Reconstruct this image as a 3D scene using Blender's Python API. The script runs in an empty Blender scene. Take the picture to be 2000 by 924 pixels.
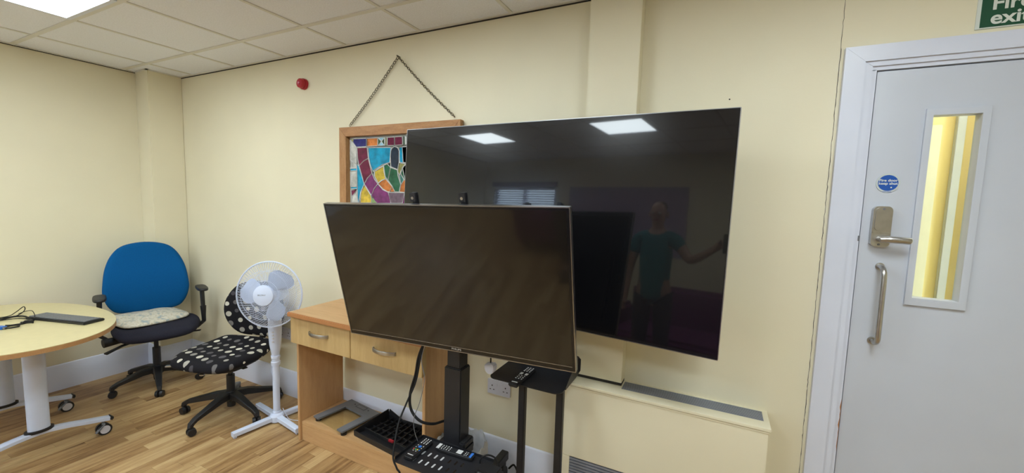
import bpy, bmesh, math, random
from mathutils import Vector, Matrix, Euler
random.seed(7)
C = bpy.context.scene
COL = C.collection
PI = math.pi
# ------------------------------------------------------------------ camera
H = 1.577                                     # eye height above the floor
RC = ((0.89505808, 0.4449794, 0.02940026), (0.06696125, -0.06892456, -0.99537209), (-0.44089367, 0.89288451, -0.09148786))
F = 800.25
cam = bpy.data.cameras.new('camera'); cam_o = bpy.data.objects.new('camera', cam); COL.objects.link(cam_o)
cam.sensor_width = 36; cam.lens = F / 2000 * 36; cam.clip_start = 0.02
r, d, f = [Vector(a) for a in RC]
mw = Matrix((r, -d, -f)).transposed().to_4x4(); mw.translation = Vector((0, 0, H))
cam_o.matrix_world = mw
C.camera = cam_o
# ------------------------------------------------------------------ world, exposure
world = bpy.data.worlds.new('world'); C.world = world; world.use_nodes = True
bgn = world.node_tree.nodes['Background']; bgn.inputs[0].default_value = (0.62, 0.78, 1.0, 1); bgn.inputs[1].default_value = 5.0
C.view_settings.view_transform = 'Standard'; C.view_settings.look = 'None'; C.view_settings.gamma = 1.0
C.view_settings.exposure = 1.36
LAMP = 9.0                                    # strength of the ceiling panels
LAMP_COL = (0.86, 0.96, 1.0)

def ray(u, v):
    a, b = (u - 1000) / F, (v - 462) / F
    return r * a + d * b + f
def WY(u, v, y): q = ray(u, v); q = q * (y / q.y); return Vector((q.x, q.y, q.z + H))
def WZ(u, v, z): q = ray(u, v); q = q * ((z - H) / q.z); return Vector((q.x, q.y, q.z + H))
def WX(u, v, x): q = ray(u, v); q = q * (x / q.x); return Vector((q.x, q.y, q.z + H))

# ------------------------------------------------------------------ materials
def nodes(name):
    m = bpy.data.materials.new(name); m.use_nodes = True
    nt = m.node_tree; b = nt.nodes['Principled BSDF']
    return m, nt, b
def lk(nt, a, b): nt.links.new(a, b)
def ramp(nt, fac, stops):
    n = nt.nodes.new('ShaderNodeValToRGB'); e = n.color_ramp.elements
    while len(e) < len(stops): e.new(0.5)
    for i, (p, c) in enumerate(stops): e[i].position = p; e[i].color = (*c, 1)
    lk(nt, fac, n.inputs[0]); return n.outputs[0]
def texco(nt, kind='Object', scale=(1, 1, 1), rot=(0, 0, 0)):
    t = nt.nodes.new('ShaderNodeTexCoord'); mp = nt.nodes.new('ShaderNodeMapping')
    mp.inputs['Scale'].default_value = scale; mp.inputs['Rotation'].default_value = rot
    lk(nt, t.outputs[kind], mp.inputs[0]); return mp.outputs[0]
def noise(nt, vec, scale, detail=4, rough=0.5):
    n = nt.nodes.new('ShaderNodeTexNoise'); n.inputs['Scale'].default_value = scale
    n.inputs['Detail'].default_value = detail; n.inputs['Roughness'].default_value = rough
    lk(nt, vec, n.inputs['Vector']); return n.outputs['Fac']
def bump(nt, b, h, strength, dist=0.002):
    n = nt.nodes.new('ShaderNodeBump'); n.inputs['Strength'].default_value = strength; n.inputs['Distance'].default_value = dist
    lk(nt, h, n.inputs['Height']); lk(nt, n.outputs[0], b.inputs['Normal'])
def mul(c, k): return tuple(min(1, x * k) for x in c)
def plain(name, col, rough=0.5, metal=0.0, var=0.06, scale=12, bmp=0.0, bscale=200, coat=0.0, spec=0.5, emit=None, estr=0):
    m, nt, b = nodes(name)
    v = texco(nt)
    fac = noise(nt, v, scale)
    lk(nt, ramp(nt, fac, [(0.3, mul(col, 1 - var)), (0.7, mul(col, 1 + var))]), b.inputs['Base Color'])
    b.inputs['Roughness'].default_value = rough; b.inputs['Metallic'].default_value = metal
    b.inputs['Specular IOR Level'].default_value = spec
    if coat: b.inputs['Coat Weight'].default_value = coat; b.inputs['Coat Roughness'].default_value = 0.04
    if bmp: bump(nt, b, noise(nt, v, bscale, 3), bmp)
    if emit: b.inputs['Emission Color'].default_value = (*emit, 1); b.inputs['Emission Strength'].default_value = estr
    return m
def wood(name, c1, c2, scale=(14, 14, 1.2), rough=0.42, rot=(0, 0, 0)):
    m, nt, b = nodes(name)
    v = texco(nt, 'Object', scale, rot)
    n1 = noise(nt, v, 3.0, 6, 0.6)
    v2 = texco(nt, 'Object', tuple(s * 6 for s in scale), rot)
    n2 = noise(nt, v2, 4.0, 3, 0.7)
    mx = nt.nodes.new('ShaderNodeMath'); mx.operation = 'MULTIPLY_ADD'; mx.inputs[1].default_value = 0.3
    lk(nt, n2, mx.inputs[0]); 
    m2 = nt.nodes.new('ShaderNodeMath'); m2.operation = 'MULTIPLY'; m2.inputs[1].default_value = 0.7
    lk(nt, n1, m2.inputs[0]); lk(nt, m2.outputs[0], mx.inputs[2])
    lk(nt, ramp(nt, mx.outputs[0], [(0.35, c2), (0.62, c1)]), b.inputs['Base Color'])
    b.inputs['Roughness'].default_value = rough
    return m
def wall_paint(name, col):
    m, nt, b = nodes(name)
    g = nt.nodes.new('ShaderNodeNewGeometry')
    a = noise(nt, g.outputs['Position'], 1.1, 3, 0.55)
    lk(nt, ramp(nt, a, [(0.3, mul(col, 0.94)), (0.7, mul(col, 1.03))]), b.inputs['Base Color'])
    b.inputs['Roughness'].default_value = 0.55; b.inputs['Specular IOR Level'].default_value = 0.35
    bump(nt, b, noise(nt, g.outputs['Position'], 160, 3), 0.25, 0.001)
    return m
M = {}
M['wall'] = wall_paint('cream_wall_paint', (0.82, 0.755, 0.56))
M['wall2'] = wall_paint('yellow_corridor_paint', (0.86, 0.70, 0.30))
M['skirting'] = plain('skirting_gloss_paint', (0.78, 0.81, 0.93), 0.3, var=0.02, scale=4)
M['grille'] = plain('grille_grey_metal', (0.36, 0.37, 0.42), 0.45, var=0.05)
M['grille'] = plain('grille_grey_metal', (0.25, 0.26, 0.30), 0.45, var=0.05)
M['corr_cream'] = plain('corridor_cream_paint', (0.74, 0.70, 0.48), 0.5, var=0.03)
M['corr_grey'] = plain('corridor_grey_paint', (0.50, 0.50, 0.42), 0.5, var=0.03)
M['white'] = plain('white_gloss_paint', (0.68, 0.71, 0.82), 0.32, var=0.03, scale=4)
M['door'] = plain('door_white_paint', (0.56, 0.59, 0.66), 0.38, var=0.03, scale=3, bmp=0.05, bscale=60)
M['tile'] = plain('ceiling_tile', (0.84, 0.85, 0.92), 0.9, var=0.05, scale=140, bmp=0.5, bscale=260)
M['grid'] = plain('ceiling_grid', (0.70, 0.68, 0.64), 0.5, var=0.02)
M['dark'] = plain('dark_gap', (0.03, 0.025, 0.02), 0.9)
M['black'] = plain('black_plastic', (0.012, 0.012, 0.014), 0.45, var=0.2, bmp=0.15, bscale=400)
M['blackmetal'] = plain('black_metal', (0.014, 0.014, 0.017), 0.42, var=0.15, bmp=0.1, bscale=500)
M['cable'] = plain('cable_black', (0.010, 0.010, 0.011), 0.6, spec=0.25)
M['bezel'] = plain('bezel_black', (0.008, 0.008, 0.009), 0.22, var=0.1)
M['silver'] = plain('brushed_steel', (0.50, 0.49, 0.47), 0.3, 1.0, var=0.08, scale=40)
M['bar_steel'] = plain('tv_edge_metal', (0.38, 0.38, 0.40), 0.3, 1.0, var=0.05)
M['greyplastic'] = plain('grey_plastic', (0.16, 0.165, 0.18), 0.45, var=0.05)
M['blue'] = plain('blue_fabric', (0.000, 0.088, 0.27), 0.9, var=0.12, scale=300, bmp=0.4, bscale=700, spec=0.2)
M['charcoal'] = plain('charcoal_fabric', (0.022, 0.022, 0.035), 0.9, var=0.2, scale=300, bmp=0.4, bscale=700, spec=0.2)
M['fanwhite'] = plain('fan_white_plastic', (0.66, 0.73, 0.90), 0.35, var=0.02)
M['socket'] = plain('socket_white_plastic', (0.62, 0.62, 0.68), 0.35, var=0.02)
M['red'] = plain('alarm_red', (0.42, 0.012, 0.025), 0.3, var=0.05)
M['redlens'] = plain('alarm_lens', (0.50, 0.06, 0.12), 0.15, var=0.05, coat=1)
M['tablewhite'] = plain('table_leg_paint', (0.62, 0.69, 0.85), 0.35, var=0.03)
M['laminate'] = plain('table_laminate', (0.63, 0.545, 0.30), 0.3, var=0.03, scale=25)
M['chain'] = plain('chain_metal', (0.16, 0.14, 0.10), 0.35, 0.9, var=0.3, scale=90)
M['beech'] = wood('beech_laminate', (0.60, 0.36, 0.17), (0.50, 0.285, 0.125), (10, 10, 0.9))
M['beech_h'] = wood('beech_laminate_flat', (0.62, 0.38, 0.18), (0.52, 0.30, 0.13), (0.9, 10, 10))
M['oak'] = wood('oak_drawer_front', (0.60, 0.42, 0.19), (0.50, 0.33, 0.135), (10, 10, 0.8))
M['edge'] = wood('orange_edge_strip', (0.48, 0.21, 0.075), (0.40, 0.165, 0.055), (0.8, 12, 12))
M['tabedge'] = wood('table_edge_band', (0.50, 0.28, 0.12), (0.42, 0.22, 0.09), (1, 10, 10))
M['frame'] = wood('picture_frame_wood', (0.50, 0.255, 0.10), (0.33, 0.14, 0.045), (2.5, 14, 14), 0.5)
M['frame_v'] = wood('picture_frame_wood_upright', (0.50, 0.27, 0.11), (0.34, 0.15, 0.05), (14, 14, 2.5), 0.5)
M['lead'] = plain('lead_came', (0.62, 0.62, 0.60), 0.5, var=0.1, scale=80, bmp=0.4, bscale=200)
M['paint_red'] = plain('red_latch', (0.35, 0.02, 0.03), 0.4)
M['skin'] = plain('skin', (0.50, 0.30, 0.22), 0.5)
M['teal'] = plain('teal_shirt', (0.03, 0.20, 0.22), 0.9)
M['jeans'] = plain('dark_trousers', (0.03, 0.035, 0.05), 0.9)
M['hair'] = plain('short_brown_hair', (0.10, 0.06, 0.035), 0.8, bmp=0.4)
M['purple'] = plain('purple_fabric', (0.16, 0.03, 0.12), 0.9, var=0.1, scale=80, bmp=0.3)
M['lilac'] = plain('lilac_board_fabric', (0.42, 0.34, 0.50), 0.9, bmp=0.2)
M['blind'] = plain('blind_slat', (0.60, 0.60, 0.68), 0.5)
M['cushion'] = None

def cushion_mat():
    m, nt, b = nodes('cushion_cream_pattern')
    v = texco(nt)
    n = noise(nt, v, 26, 5, 0.65)
    lk(nt, ramp(nt, n, [(0.38, (0.36, 0.42, 0.44)), (0.47, (0.60, 0.55, 0.42)), (0.55, (0.70, 0.67, 0.58)), (0.66, (0.55, 0.47, 0.33))]), b.inputs['Base Color'])
    b.inputs['Roughness'].default_value = 0.9
    bump(nt, b, noise(nt, v, 90, 4), 0.5, 0.004)
    return m
M['cushion'] = cushion_mat()
def dotted(name, rot):
    m, nt, b = nodes(name)
    v = texco(nt, 'Object', (1, 1, 1), rot)
    vo = nt.nodes.new('ShaderNodeTexVoronoi'); vo.voronoi_dimensions = '2D'; vo.inputs['Scale'].default_value = 14.5
    vo.inputs['Randomness'].default_value = 0.28
    lk(nt, v, vo.inputs['Vector'])
    sep = nt.nodes.new('ShaderNodeSeparateColor'); lk(nt, vo.outputs['Color'], sep.inputs[0])
    col = ramp(nt, sep.outputs[0], [(0.0, (0.07, 0.065, 0.075)), (0.35, (0.16, 0.15, 0.15)), (0.55, (0.50, 0.47, 0.40)), (1.0, (0.72, 0.68, 0.58))])
    rad = nt.nodes.new('ShaderNodeMapRange'); rad.inputs['To Min'].default_value = 0.20; rad.inputs['To Max'].default_value = 0.31
    lk(nt, sep.outputs[1], rad.inputs[0])
    ls = nt.nodes.new('ShaderNodeMath'); ls.operation = 'LESS_THAN'
    lk(nt, vo.outputs['Distance'], ls.inputs[0]); lk(nt, rad.outputs[0], ls.inputs[1])
    mx = nt.nodes.new('ShaderNodeMix'); mx.data_type = 'RGBA'
    mx.inputs[6].default_value = (0.012, 0.011, 0.014, 1)
    lk(nt, ls.outputs[0], mx.inputs[0]); lk(nt, col, mx.inputs[7]); lk(nt, mx.outputs[2], b.inputs['Base Color'])
    b.inputs['Roughness'].default_value = 0.9; b.inputs['Specular IOR Level'].default_value = 0.2
    return m
M['dots_seat'] = dotted('dotted_fabric_seat', (0, 0, 0.3))
M['dots_back'] = dotted('dotted_fabric_back', (PI / 2, 0, 0.2))
def screen_mat(name, base, rough, ior, wide):
    m, nt, b = nodes(name)
    b.inputs['Base Color'].default_value = (*base, 1)
    v = texco(nt)
    n = noise(nt, v, 6, 4)
    mr = nt.nodes.new('ShaderNodeMapRange'); mr.inputs['To Min'].default_value = wide * 0.9; mr.inputs['To Max'].default_value = wide * 1.1
    lk(nt, n, mr.inputs[0]); lk(nt, mr.outputs[0], b.inputs['Roughness'])
    b.inputs['Specular IOR Level'].default_value = 0.25
    b.inputs['Coat Weight'].default_value = 1.0; b.inputs['Coat Roughness'].default_value = rough; b.inputs['Coat IOR'].default_value = ior
    return m
M['screen1'] = screen_mat('large_tv_screen', (0.004, 0.004, 0.005), 0.035, 1.45, 0.22)
M['screen2'] = screen_mat('small_tv_screen', (0.008, 0.007, 0.006), 0.06, 1.46, 0.30)
def glassy(name, tint, refl=0.06, alpha=0.08):
    m = bpy.data.materials.new(name); m.use_nodes = True; nt = m.node_tree; nt.nodes.clear()
    o = nt.nodes.new('ShaderNodeOutputMaterial'); tr = nt.nodes.new('ShaderNodeBsdfTransparent'); gl = nt.nodes.new('ShaderNodeBsdfGlossy')
    tr.inputs[0].default_value = (*tint, 1); gl.inputs['Roughness'].default_value = 0.02
    fc = nt.nodes.new('ShaderNodeLayerWeight'); fp = nt.nodes.new('ShaderNodeMath'); fp.operation = 'POWER'; fp.inputs[1].default_value = 5; nt.links.new(fc.outputs['Facing'], fp.inputs[0]); fr = nt.nodes.new('ShaderNodeMath'); fr.operation = 'MULTIPLY_ADD'; fr.inputs[1].default_value = 0.9; fr.inputs[2].default_value = 0.04; nt.links.new(fp.outputs[0], fr.inputs[0])
    mx = nt.nodes.new('ShaderNodeMixShader'); nt.links.new(fr.outputs[0], mx.inputs[0]); nt.links.new(tr.outputs[0], mx.inputs[1]); nt.links.new(gl.outputs[0], mx.inputs[2])
    nt.links.new(mx.outputs[0], o.inputs[0]); return m
M['pane'] = glassy('clear_glass', (0.96, 0.98, 0.96))
M['scaleglass'] = glassy('greenish_glass', (0.93, 0.95, 0.91))
M['liner'] = plain('bin_liner_plastic', (0.50, 0.50, 0.51), 0.35, var=0.1, scale=30, bmp=0.8, bscale=45)
def lamp_mat():
    m = bpy.data.materials.new('lamp_diffuser'); m.use_nodes = True; nt = m.node_tree; nt.nodes.clear()
    o = nt.nodes.new('ShaderNodeOutputMaterial'); e = nt.nodes.new('ShaderNodeEmission')
    e.inputs[0].default_value = (*LAMP_COL, 1); e.inputs[1].default_value = LAMP
    nt.links.new(e.outputs[0], o.inputs[0]); return m
M['lamp'] = lamp_mat(); M['lamp2'] = lamp_mat(); M['lamp2'].node_tree.nodes['Emission'].inputs[1].default_value = 2.1; M['lamp2'].node_tree.nodes['Emission'].inputs[0].default_value = (1, .93, .8, 1)
def stain(name, c, c2=None):
    m, nt, b = nodes(name)
    g = nt.nodes.new('ShaderNodeNewGeometry')
    n = noise(nt, g.outputs['Position'], 22, 4, 0.6)
    lk(nt, ramp(nt, n, [(0.3, mul(c, 0.55)), (0.7, mul(c, 1.25)) if c2 is None else (0.7, c2)]), b.inputs['Base Color'])
    b.inputs['Roughness'].default_value = 0.15
    bump(nt, b, noise(nt, g.outputs['Position'], 60, 3), 0.3, 0.002)
    return m
def floor_mat():
    m, nt, b = nodes('oak_strip_floor')
    g = nt.nodes.new('ShaderNodeNewGeometry'); at = nt.nodes.new('ShaderNodeAttribute'); at.attribute_name = 'tone'
    comb = nt.nodes.new('ShaderNodeVectorMath'); comb.operation = 'MULTIPLY_ADD'
    comb.inputs[1].default_value = (1, 0.07, 1); lk(nt, g.outputs['Position'], comb.inputs[0])
    off = nt.nodes.new('ShaderNodeVectorMath'); off.operation = 'SCALE'; off.inputs['Scale'].default_value = 37.0
    lk(nt, at.outputs['Vector'], off.inputs[0]); lk(nt, off.outputs[0], comb.inputs[2])
    n1 = noise(nt, comb.outputs[0], 30, 6, 0.65)
    n2 = noise(nt, comb.outputs[0], 130, 4, 0.7)
    c2v = nt.nodes.new('ShaderNodeVectorMath'); c2v.operation = 'MULTIPLY_ADD'; c2v.inputs[1].default_value = (1, 0.3, 1)
    lk(nt, g.outputs['Position'], c2v.inputs[0]); lk(nt, off.outputs[0], c2v.inputs[2])
    n3 = noise(nt, c2v.outputs[0], 9, 5, 0.7)
    def ma(op, a, bb):
        q = nt.nodes.new('ShaderNodeMath'); q.operation = op
        for i, x in enumerate((a, bb)):
            if isinstance(x, (int, float)): q.inputs[i].default_value = x
            else: lk(nt, x, q.inputs[i])
        return q.outputs[0]
    sep = nt.nodes.new('ShaderNodeSeparateColor'); lk(nt, at.outputs['Color'], sep.inputs[0])
    t = ma('ADD', ma('MULTIPLY', n1, 0.55), ma('MULTIPLY', n2, 0.20))
    t = ma('ADD', t, ma('MULTIPLY', n3, 0.30))
    t = ma('ADD', t, ma('MULTIPLY', ma('SUBTRACT', sep.outputs[0], 0.5), 0.22))
    lk(nt, ramp(nt, t, [(0.33, (0.16, 0.078, 0.028)), (0.44, (0.34, 0.195, 0.08)), (0.55, (0.47, 0.30, 0.135)), (0.68, (0.59, 0.41, 0.20))]), b.inputs['Base Color'])
    b.inputs['Roughness'].default_value = 0.42; b.inputs['Specular IOR Level'].default_value = 0.4
    bump(nt, b, n2, 0.08, 0.001)
    return m
M['floor'] = floor_mat()

# ------------------------------------------------------------------ helpers
def obj(name, bm, mat, parent=None, smooth=True, angle=0.6, loc=None, kind=None):
    me = bpy.data.meshes.new(name)
    bmesh.ops.recalc_face_normals(bm, faces=bm.faces)
    bm.to_mesh(me); bm.free()
    return objm(name, me, mat, parent, smooth, angle, loc, kind)
def objm(name, me, mat, parent=None, smooth=True, angle=0.6, loc=None, kind=None):
    if smooth:
        for p in me.polygons: p.use_smooth = True
        me.set_sharp_from_angle(angle=angle)
    me.materials.clear(); me.materials.append(M[mat] if isinstance(mat, str) else mat)
    o = bpy.data.objects.new(name, me); COL.objects.link(o)
    if parent: o.parent = parent
    if loc is not None: o.location = loc
    if kind: o['kind'] = kind
    return o
def tag(o, label=None, cat=None, group=None, kind=None):
    if label: o['label'] = label
    if cat: o['category'] = cat
    if group: o['group'] = group
    if kind: o['kind'] = kind
    return o
def thing(name, label, cat, loc=(0, 0, 0), rz=0, group=None, rot=None):
    o = bpy.data.objects.new(name, None); COL.objects.link(o); o.location = loc
    o.rotation_euler = rot if rot is not None else (0, 0, rz); o.empty_display_size = 0.05
    return tag(o, label, cat, group)
def dup(root, loc=None, rz=None, label=None):
    c = root.copy(); COL.objects.link(c)
    if loc is not None: c.location = loc
    if rz is not None: c.rotation_euler = (0, 0, rz)
    if label: c['label'] = label
    def rec(a, b):
        for ch in list(a.children):
            k = ch.copy(); COL.objects.link(k); k.parent = b; rec(ch, k)
    rec(root, c); return c
B = bmesh.new
def box(bm, lo, hi, bev=0.0, mat=None, seg=2):
    vs = [bm.verts.new((x, y, z)) for x in (lo[0], hi[0]) for y in (lo[1], hi[1]) for z in (lo[2], hi[2])]
    fs = [(0, 1, 3, 2), (4, 6, 7, 5), (0, 4, 5, 1), (2, 3, 7, 6), (0, 2, 6, 4), (1, 5, 7, 3)]
    nf = [bm.faces.new([vs[i] for i in f_]) for f_ in fs]
    if bev:
        es = set(e for f_ in nf for e in f_.edges)
        res = bmesh.ops.bevel(bm, geom=list(es), offset=bev, segments=seg, affect='EDGES', clamp_overlap=True)
        vs = list(set(v for f_ in res['faces'] for v in f_.verts) | set(v for v in vs if v.is_valid))
    if mat is not None: bmesh.ops.transform(bm, matrix=mat, verts=vs)
    return bm
def frame_at(p, z, x=None):
    z = Vector(z).normalized()
    h = Vector(x) if x is not None else (Vector((0, 0, 1)) if abs(z.z) < 0.9 else Vector((1, 0, 0)))
    y = z.cross(h).normalized(); x_ = y.cross(z).normalized()
    m = Matrix((x_, y, z)).transposed().to_4x4(); m.translation = Vector(p); return m
def cyl(bm, p0, p1, r0, r1=None, n=20, cap=True):
    r1 = r0 if r1 is None else r1
    p0, p1 = Vector(p0), Vector(p1); m = frame_at(p0, p1 - p0); L = (p1 - p0).length
    a = [bm.verts.new(m @ Vector((r0 * math.cos(2 * PI * i / n), r0 * math.sin(2 * PI * i / n), 0))) for i in range(n)]
    b = [bm.verts.new(m @ Vector((r1 * math.cos(2 * PI * i / n), r1 * math.sin(2 * PI * i / n), L))) for i in range(n)]
    for i in range(n): bm.faces.new((a[i], a[(i + 1) % n], b[(i + 1) % n], b[i]))
    if cap: bm.faces.new(a[::-1]); bm.faces.new(b)
    return bm
def lathe(bm, prof, m=Matrix(), n=32, squash=(1, 1)):
    rings = []
    for (rr, z) in prof:
        if rr < 1e-5: rings.append([bm.verts.new(m @ Vector((0, 0, z)))])
        else: rings.append([bm.verts.new(m @ Vector((rr * squash[0] * math.cos(2 * PI * i / n), rr * squash[1] * math.sin(2 * PI * i / n), z))) for i in range(n)])
    for a, b in zip(rings, rings[1:]):
        for i in range(n):
            j = (i + 1) % n
            if len(a) == 1 and len(b) == 1: continue
            if len(a) == 1: bm.faces.new((a[0], b[i], b[j]))
            elif len(b) == 1: bm.faces.new((a[i], a[j], b[0]))
            else: bm.faces.new((a[i], a[j], b[j], b[i]))
    return bm
def smoothpath(pts, n=6, closed=False):
    P = [Vector(p) for p in pts]; out = []; L = len(P)
    rng = range(L if closed else L - 1)
    for i in rng:
        if closed: p0, p1, p2, p3 = P[i - 1], P[i], P[(i + 1) % L], P[(i + 2) % L]
        else: p0, p1, p2, p3 = P[max(i - 1, 0)], P[i], P[i + 1], P[min(i + 2, L - 1)]
        for k in range(n):
            t = k / n
            out.append(0.5 * ((2 * p1) + (-p0 + p2) * t + (2 * p0 - 5 * p1 + 4 * p2 - p3) * t * t + (-p0 + 3 * p1 - 3 * p2 + p3) * t ** 3))
    if not closed: out.append(P[-1])
    return out
def tube(bm, pts, rad, n=8, closed=False, cap=True):
    P = [Vector(p) for p in pts]; L = len(P)
    rad = rad if isinstance(rad, (list, tuple)) else [rad] * L
    T = []
    for i in range(L):
        a = P[i - 1] if (i > 0 or closed) else P[0]; b = P[(i + 1) % L] if (i < L - 1 or closed) else P[-1]
        T.append((b - a).normalized())
    up = Vector((0, 0, 1)) if abs(T[0].z) < 0.9 else Vector((1, 0, 0))
    N = (up - T[0] * up.dot(T[0])).normalized(); rings = []
    for i in range(L):
        N = (N - T[i] * N.dot(T[i])).normalized(); Bn = T[i].cross(N)
        rings.append([bm.verts.new(P[i] + (N * math.cos(2 * PI * k / n) + Bn * math.sin(2 * PI * k / n)) * rad[i]) for k in range(n)])
    for i in range(L if closed else L - 1):
        a, b = rings[i], rings[(i + 1) % L]
        for k in range(n): bm.faces.new((a[k], a[(k + 1) % n], b[(k + 1) % n], b[k]))
    if cap and not closed: bm.faces.new(rings[0][::-1]); bm.faces.new(rings[-1])
    return bm
def prism(bm, poly, m, t):
    """flat polygon in the xy plane of m, thickness t along its z"""
    a = [bm.verts.new(m @ Vector((p[0], p[1], 0))) for p in poly]; b = [bm.verts.new(m @ Vector((p[0], p[1], t))) for p in poly]
    n = len(poly)
    for i in range(n): bm.faces.new((a[i], a[(i + 1) % n], b[(i + 1) % n], b[i]))
    bm.faces.new(a[::-1]); bm.faces.new(b)
    return bm
def beam(bm, pts, ws, hs):
    """rectangular bar swept along points; widths level, heights vertical"""
    P = [Vector(p) for p in pts]; rings = []
    for i, p in enumerate(P):
        t = (P[min(i + 1, len(P) - 1)] - P[max(i - 1, 0)]).normalized()
        s = Vector((t.y, -t.x, 0)); s = s.normalized() if s.length > 1e-4 else Vector((1, 0, 0)); u = s.cross(t)
        w, h = ws[i] / 2, hs[i] / 2; c = 0.25
        rings.append([bm.verts.new(p + s * w * a + u * h * b) for a, b in ((-1, -1 + c), (-1 + c, -1), (1 - c, -1), (1, -1 + c), (1, 1 - c), (1 - c, 1), (-1 + c, 1), (-1, 1 - c))])
    for a, b in zip(rings, rings[1:]):
        for k in range(8): bm.faces.new((a[k], a[(k + 1) % 8], b[(k + 1) % 8], b[k]))
    bm.faces.new(rings[0][::-1]); bm.faces.new(rings[-1])
    return bm
def sup(a, b, n=40, e=2.6):
    out = []
    for i in range(n):
        t = 2 * PI * i / n; c, s = math.cos(t), math.sin(t)
        out.append((a * math.copysign(abs(c) ** (2 / e), c), b * math.copysign(abs(s) ** (2 / e), s)))
    return out
def rrect(x0, y0, x1, y1, rd, n=5):
    out = []
    for cx, cy, a0 in ((x1 - rd, y1 - rd, 0), (x0 + rd, y1 - rd, 90), (x0 + rd, y0 + rd, 180), (x1 - rd, y0 + rd, 270)):
        for k in range(n + 1):
            a = math.radians(a0 + 90 * k / n); out.append((cx + rd * math.cos(a), cy + rd * math.sin(a)))
    return out
def pad(bm, outline, h, edge, fn=None, dome=0.0, rings=6):
    """upholstered pad: outline in xy, half thickness h, rounded edge of radius edge"""
    cx = sum(p[0] for p in outline) / len(outline); cy = sum(p[1] for p in outline) / len(outline)
    fn = fn or (lambda x, y, z: Vector((x, y, z)))
    R = max(math.hypot(p[0] - cx, p[1] - cy) for p in outline)
    def ring(scale_in, z): return [bm.verts.new(fn(cx + (p[0] - cx) * (1 - scale_in), cy + (p[1] - cy) * (1 - scale_in), z)) for p in outline]
    L = []
    for s in (0.25, 0.5, 0.75): L.append(ring(1 - s * (1 - edge / R), -h))
    for k in range(rings + 1):
        a = -PI / 2 + PI * k / rings; L.append(ring(edge / R * (1 - math.cos(a)), h * math.sin(a)))
    for s in (0.85, 0.65, 0.45, 0.22): L.append(ring(1 - s * (1 - edge / R), h + dome * (1 - s * s)))
    for a, b in zip(L, L[1:]):
        for i in range(len(a)): bm.faces.new((a[i], a[(i + 1) % len(a)], b[(i + 1) % len(a)], b[i]))
    c0 = bm.verts.new(fn(cx, cy, -h)); c1 = bm.verts.new(fn(cx, cy, h + dome)); n = len(outline)
    for i in range(n):
        bm.faces.new((L[0][(i + 1) % n], L[0][i], c0)); bm.faces.new((L[-1][i], L[-1][(i + 1) % n], c1))
    return bm
def plate(name, outer, holes, t, mw_, mat, parent=None, bevel=0.0, kind=None):
    """flat sheet with real holes, xy plane of mw_, thickness t centred"""
    cu = bpy.data.curves.new(name, 'CURVE'); cu.dimensions = '2D'; cu.fill_mode = 'BOTH'; cu.extrude = t / 2 - bevel; cu.bevel_depth = bevel
    for loop in [outer] + list(holes):
        s = cu.splines.new('POLY'); s.points.add(len(loop) - 1); s.use_cyclic_u = True
        for i, p in enumerate(loop): s.points[i].co = (p[0], p[1], 0, 1)
    o = bpy.data.objects.new('tmp', cu); me = bpy.data.meshes.new_from_object(o)
    bpy.data.objects.remove(o); bpy.data.curves.remove(cu)
    me.transform(mw_); me.name = name
    bm = B(); bm.from_mesh(me); bmesh.ops.remove_doubles(bm, verts=bm.verts, dist=1e-5); bpy.data.meshes.remove(me)
    return obj(name, bm, mat, parent, kind=kind)
def text(name, s, size, mw_, mat, parent=None, t=0.0006, bold=False, sx=1.0, space=1.0, align='CENTER'):
    cu = bpy.data.curves.new(name, 'FONT'); cu.body = s; cu.size = size; cu.extrude = t; cu.align_x = align; cu.align_y = 'CENTER'
    cu.space_line = space
    if bold: cu.offset = size * 0.022
    o = bpy.data.objects.new('tmp', cu); me = bpy.data.meshes.new_from_object(o)
    bpy.data.objects.remove(o); bpy.data.curves.remove(cu)
    me.transform(mw_ @ Matrix.Diagonal((sx, 1, 1, 1))); me.name = name
    return objm(name, me, mat, parent, smooth=False)
def struct(name, bm, mat, parent=None, **k):
    o = obj(name, bm, mat, parent, **k)
    if not parent: o['kind'] = 'structure'
    return o
def mat_wall(p, t=(1, 0, 0), up=(0, 0, 1)):
    """plane facing the room (-y): local x right, y up, z towards the room"""
    x = Vector(t).normalized(); y = Vector(up).normalized(); z = x.cross(y)
    m = Matrix((x, y, z)).transposed().to_4x4(); m.translation = Vector(p); return m

# ------------------------------------------------------------------ room shell
XL, XR, YB, YF, ZC = -4.47, 2.25, 2.01, -2.32, 2.547
# back wall with the door opening
plate('wall_back', [(XL - .1, 0), (XR + .1, 0), (XR + .1, ZC + .15), (XL - .1, ZC + .15)], [[(.47, -.01), (1.47, -.01), (1.47, 2.115), (.47, 2.115)]], 0.12,
      mat_wall((0, YB + 0.06, 0)), 'wall')['kind'] = 'structure'
wb = bpy.data.objects['wall_back']
bm = B(); box(bm, (XL - .12, YF - .1, 0), (XL, YB + .12, ZC + .15)); struct('wall_left', bm, 'wall')
bm = B(); box(bm, (XR, YF - .1, 0), (XR + .12, YB + .12, ZC + .15)); struct('wall_right', bm, 'wall')
WIN = (-4.25, -3.0, 0.95, 2.12)
plate('wall_front', [(XL - .1, 0), (XR + .1, 0), (XR + .1, ZC + .15), (XL - .1, ZC + .15)], [[(WIN[0], WIN[2]), (WIN[1], WIN[2]), (WIN[1], WIN[3]), (WIN[0], WIN[3])]], 0.12,
      mat_wall((0, YF - 0.06, 0)), 'wall')['kind'] = 'structure'
# corner pillar
bm = B(); box(bm, (XL, 1.768, 0), (-4.262, YB, ZC + .02), 0.004); struct('wall_corner', bm, 'wall')
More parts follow.
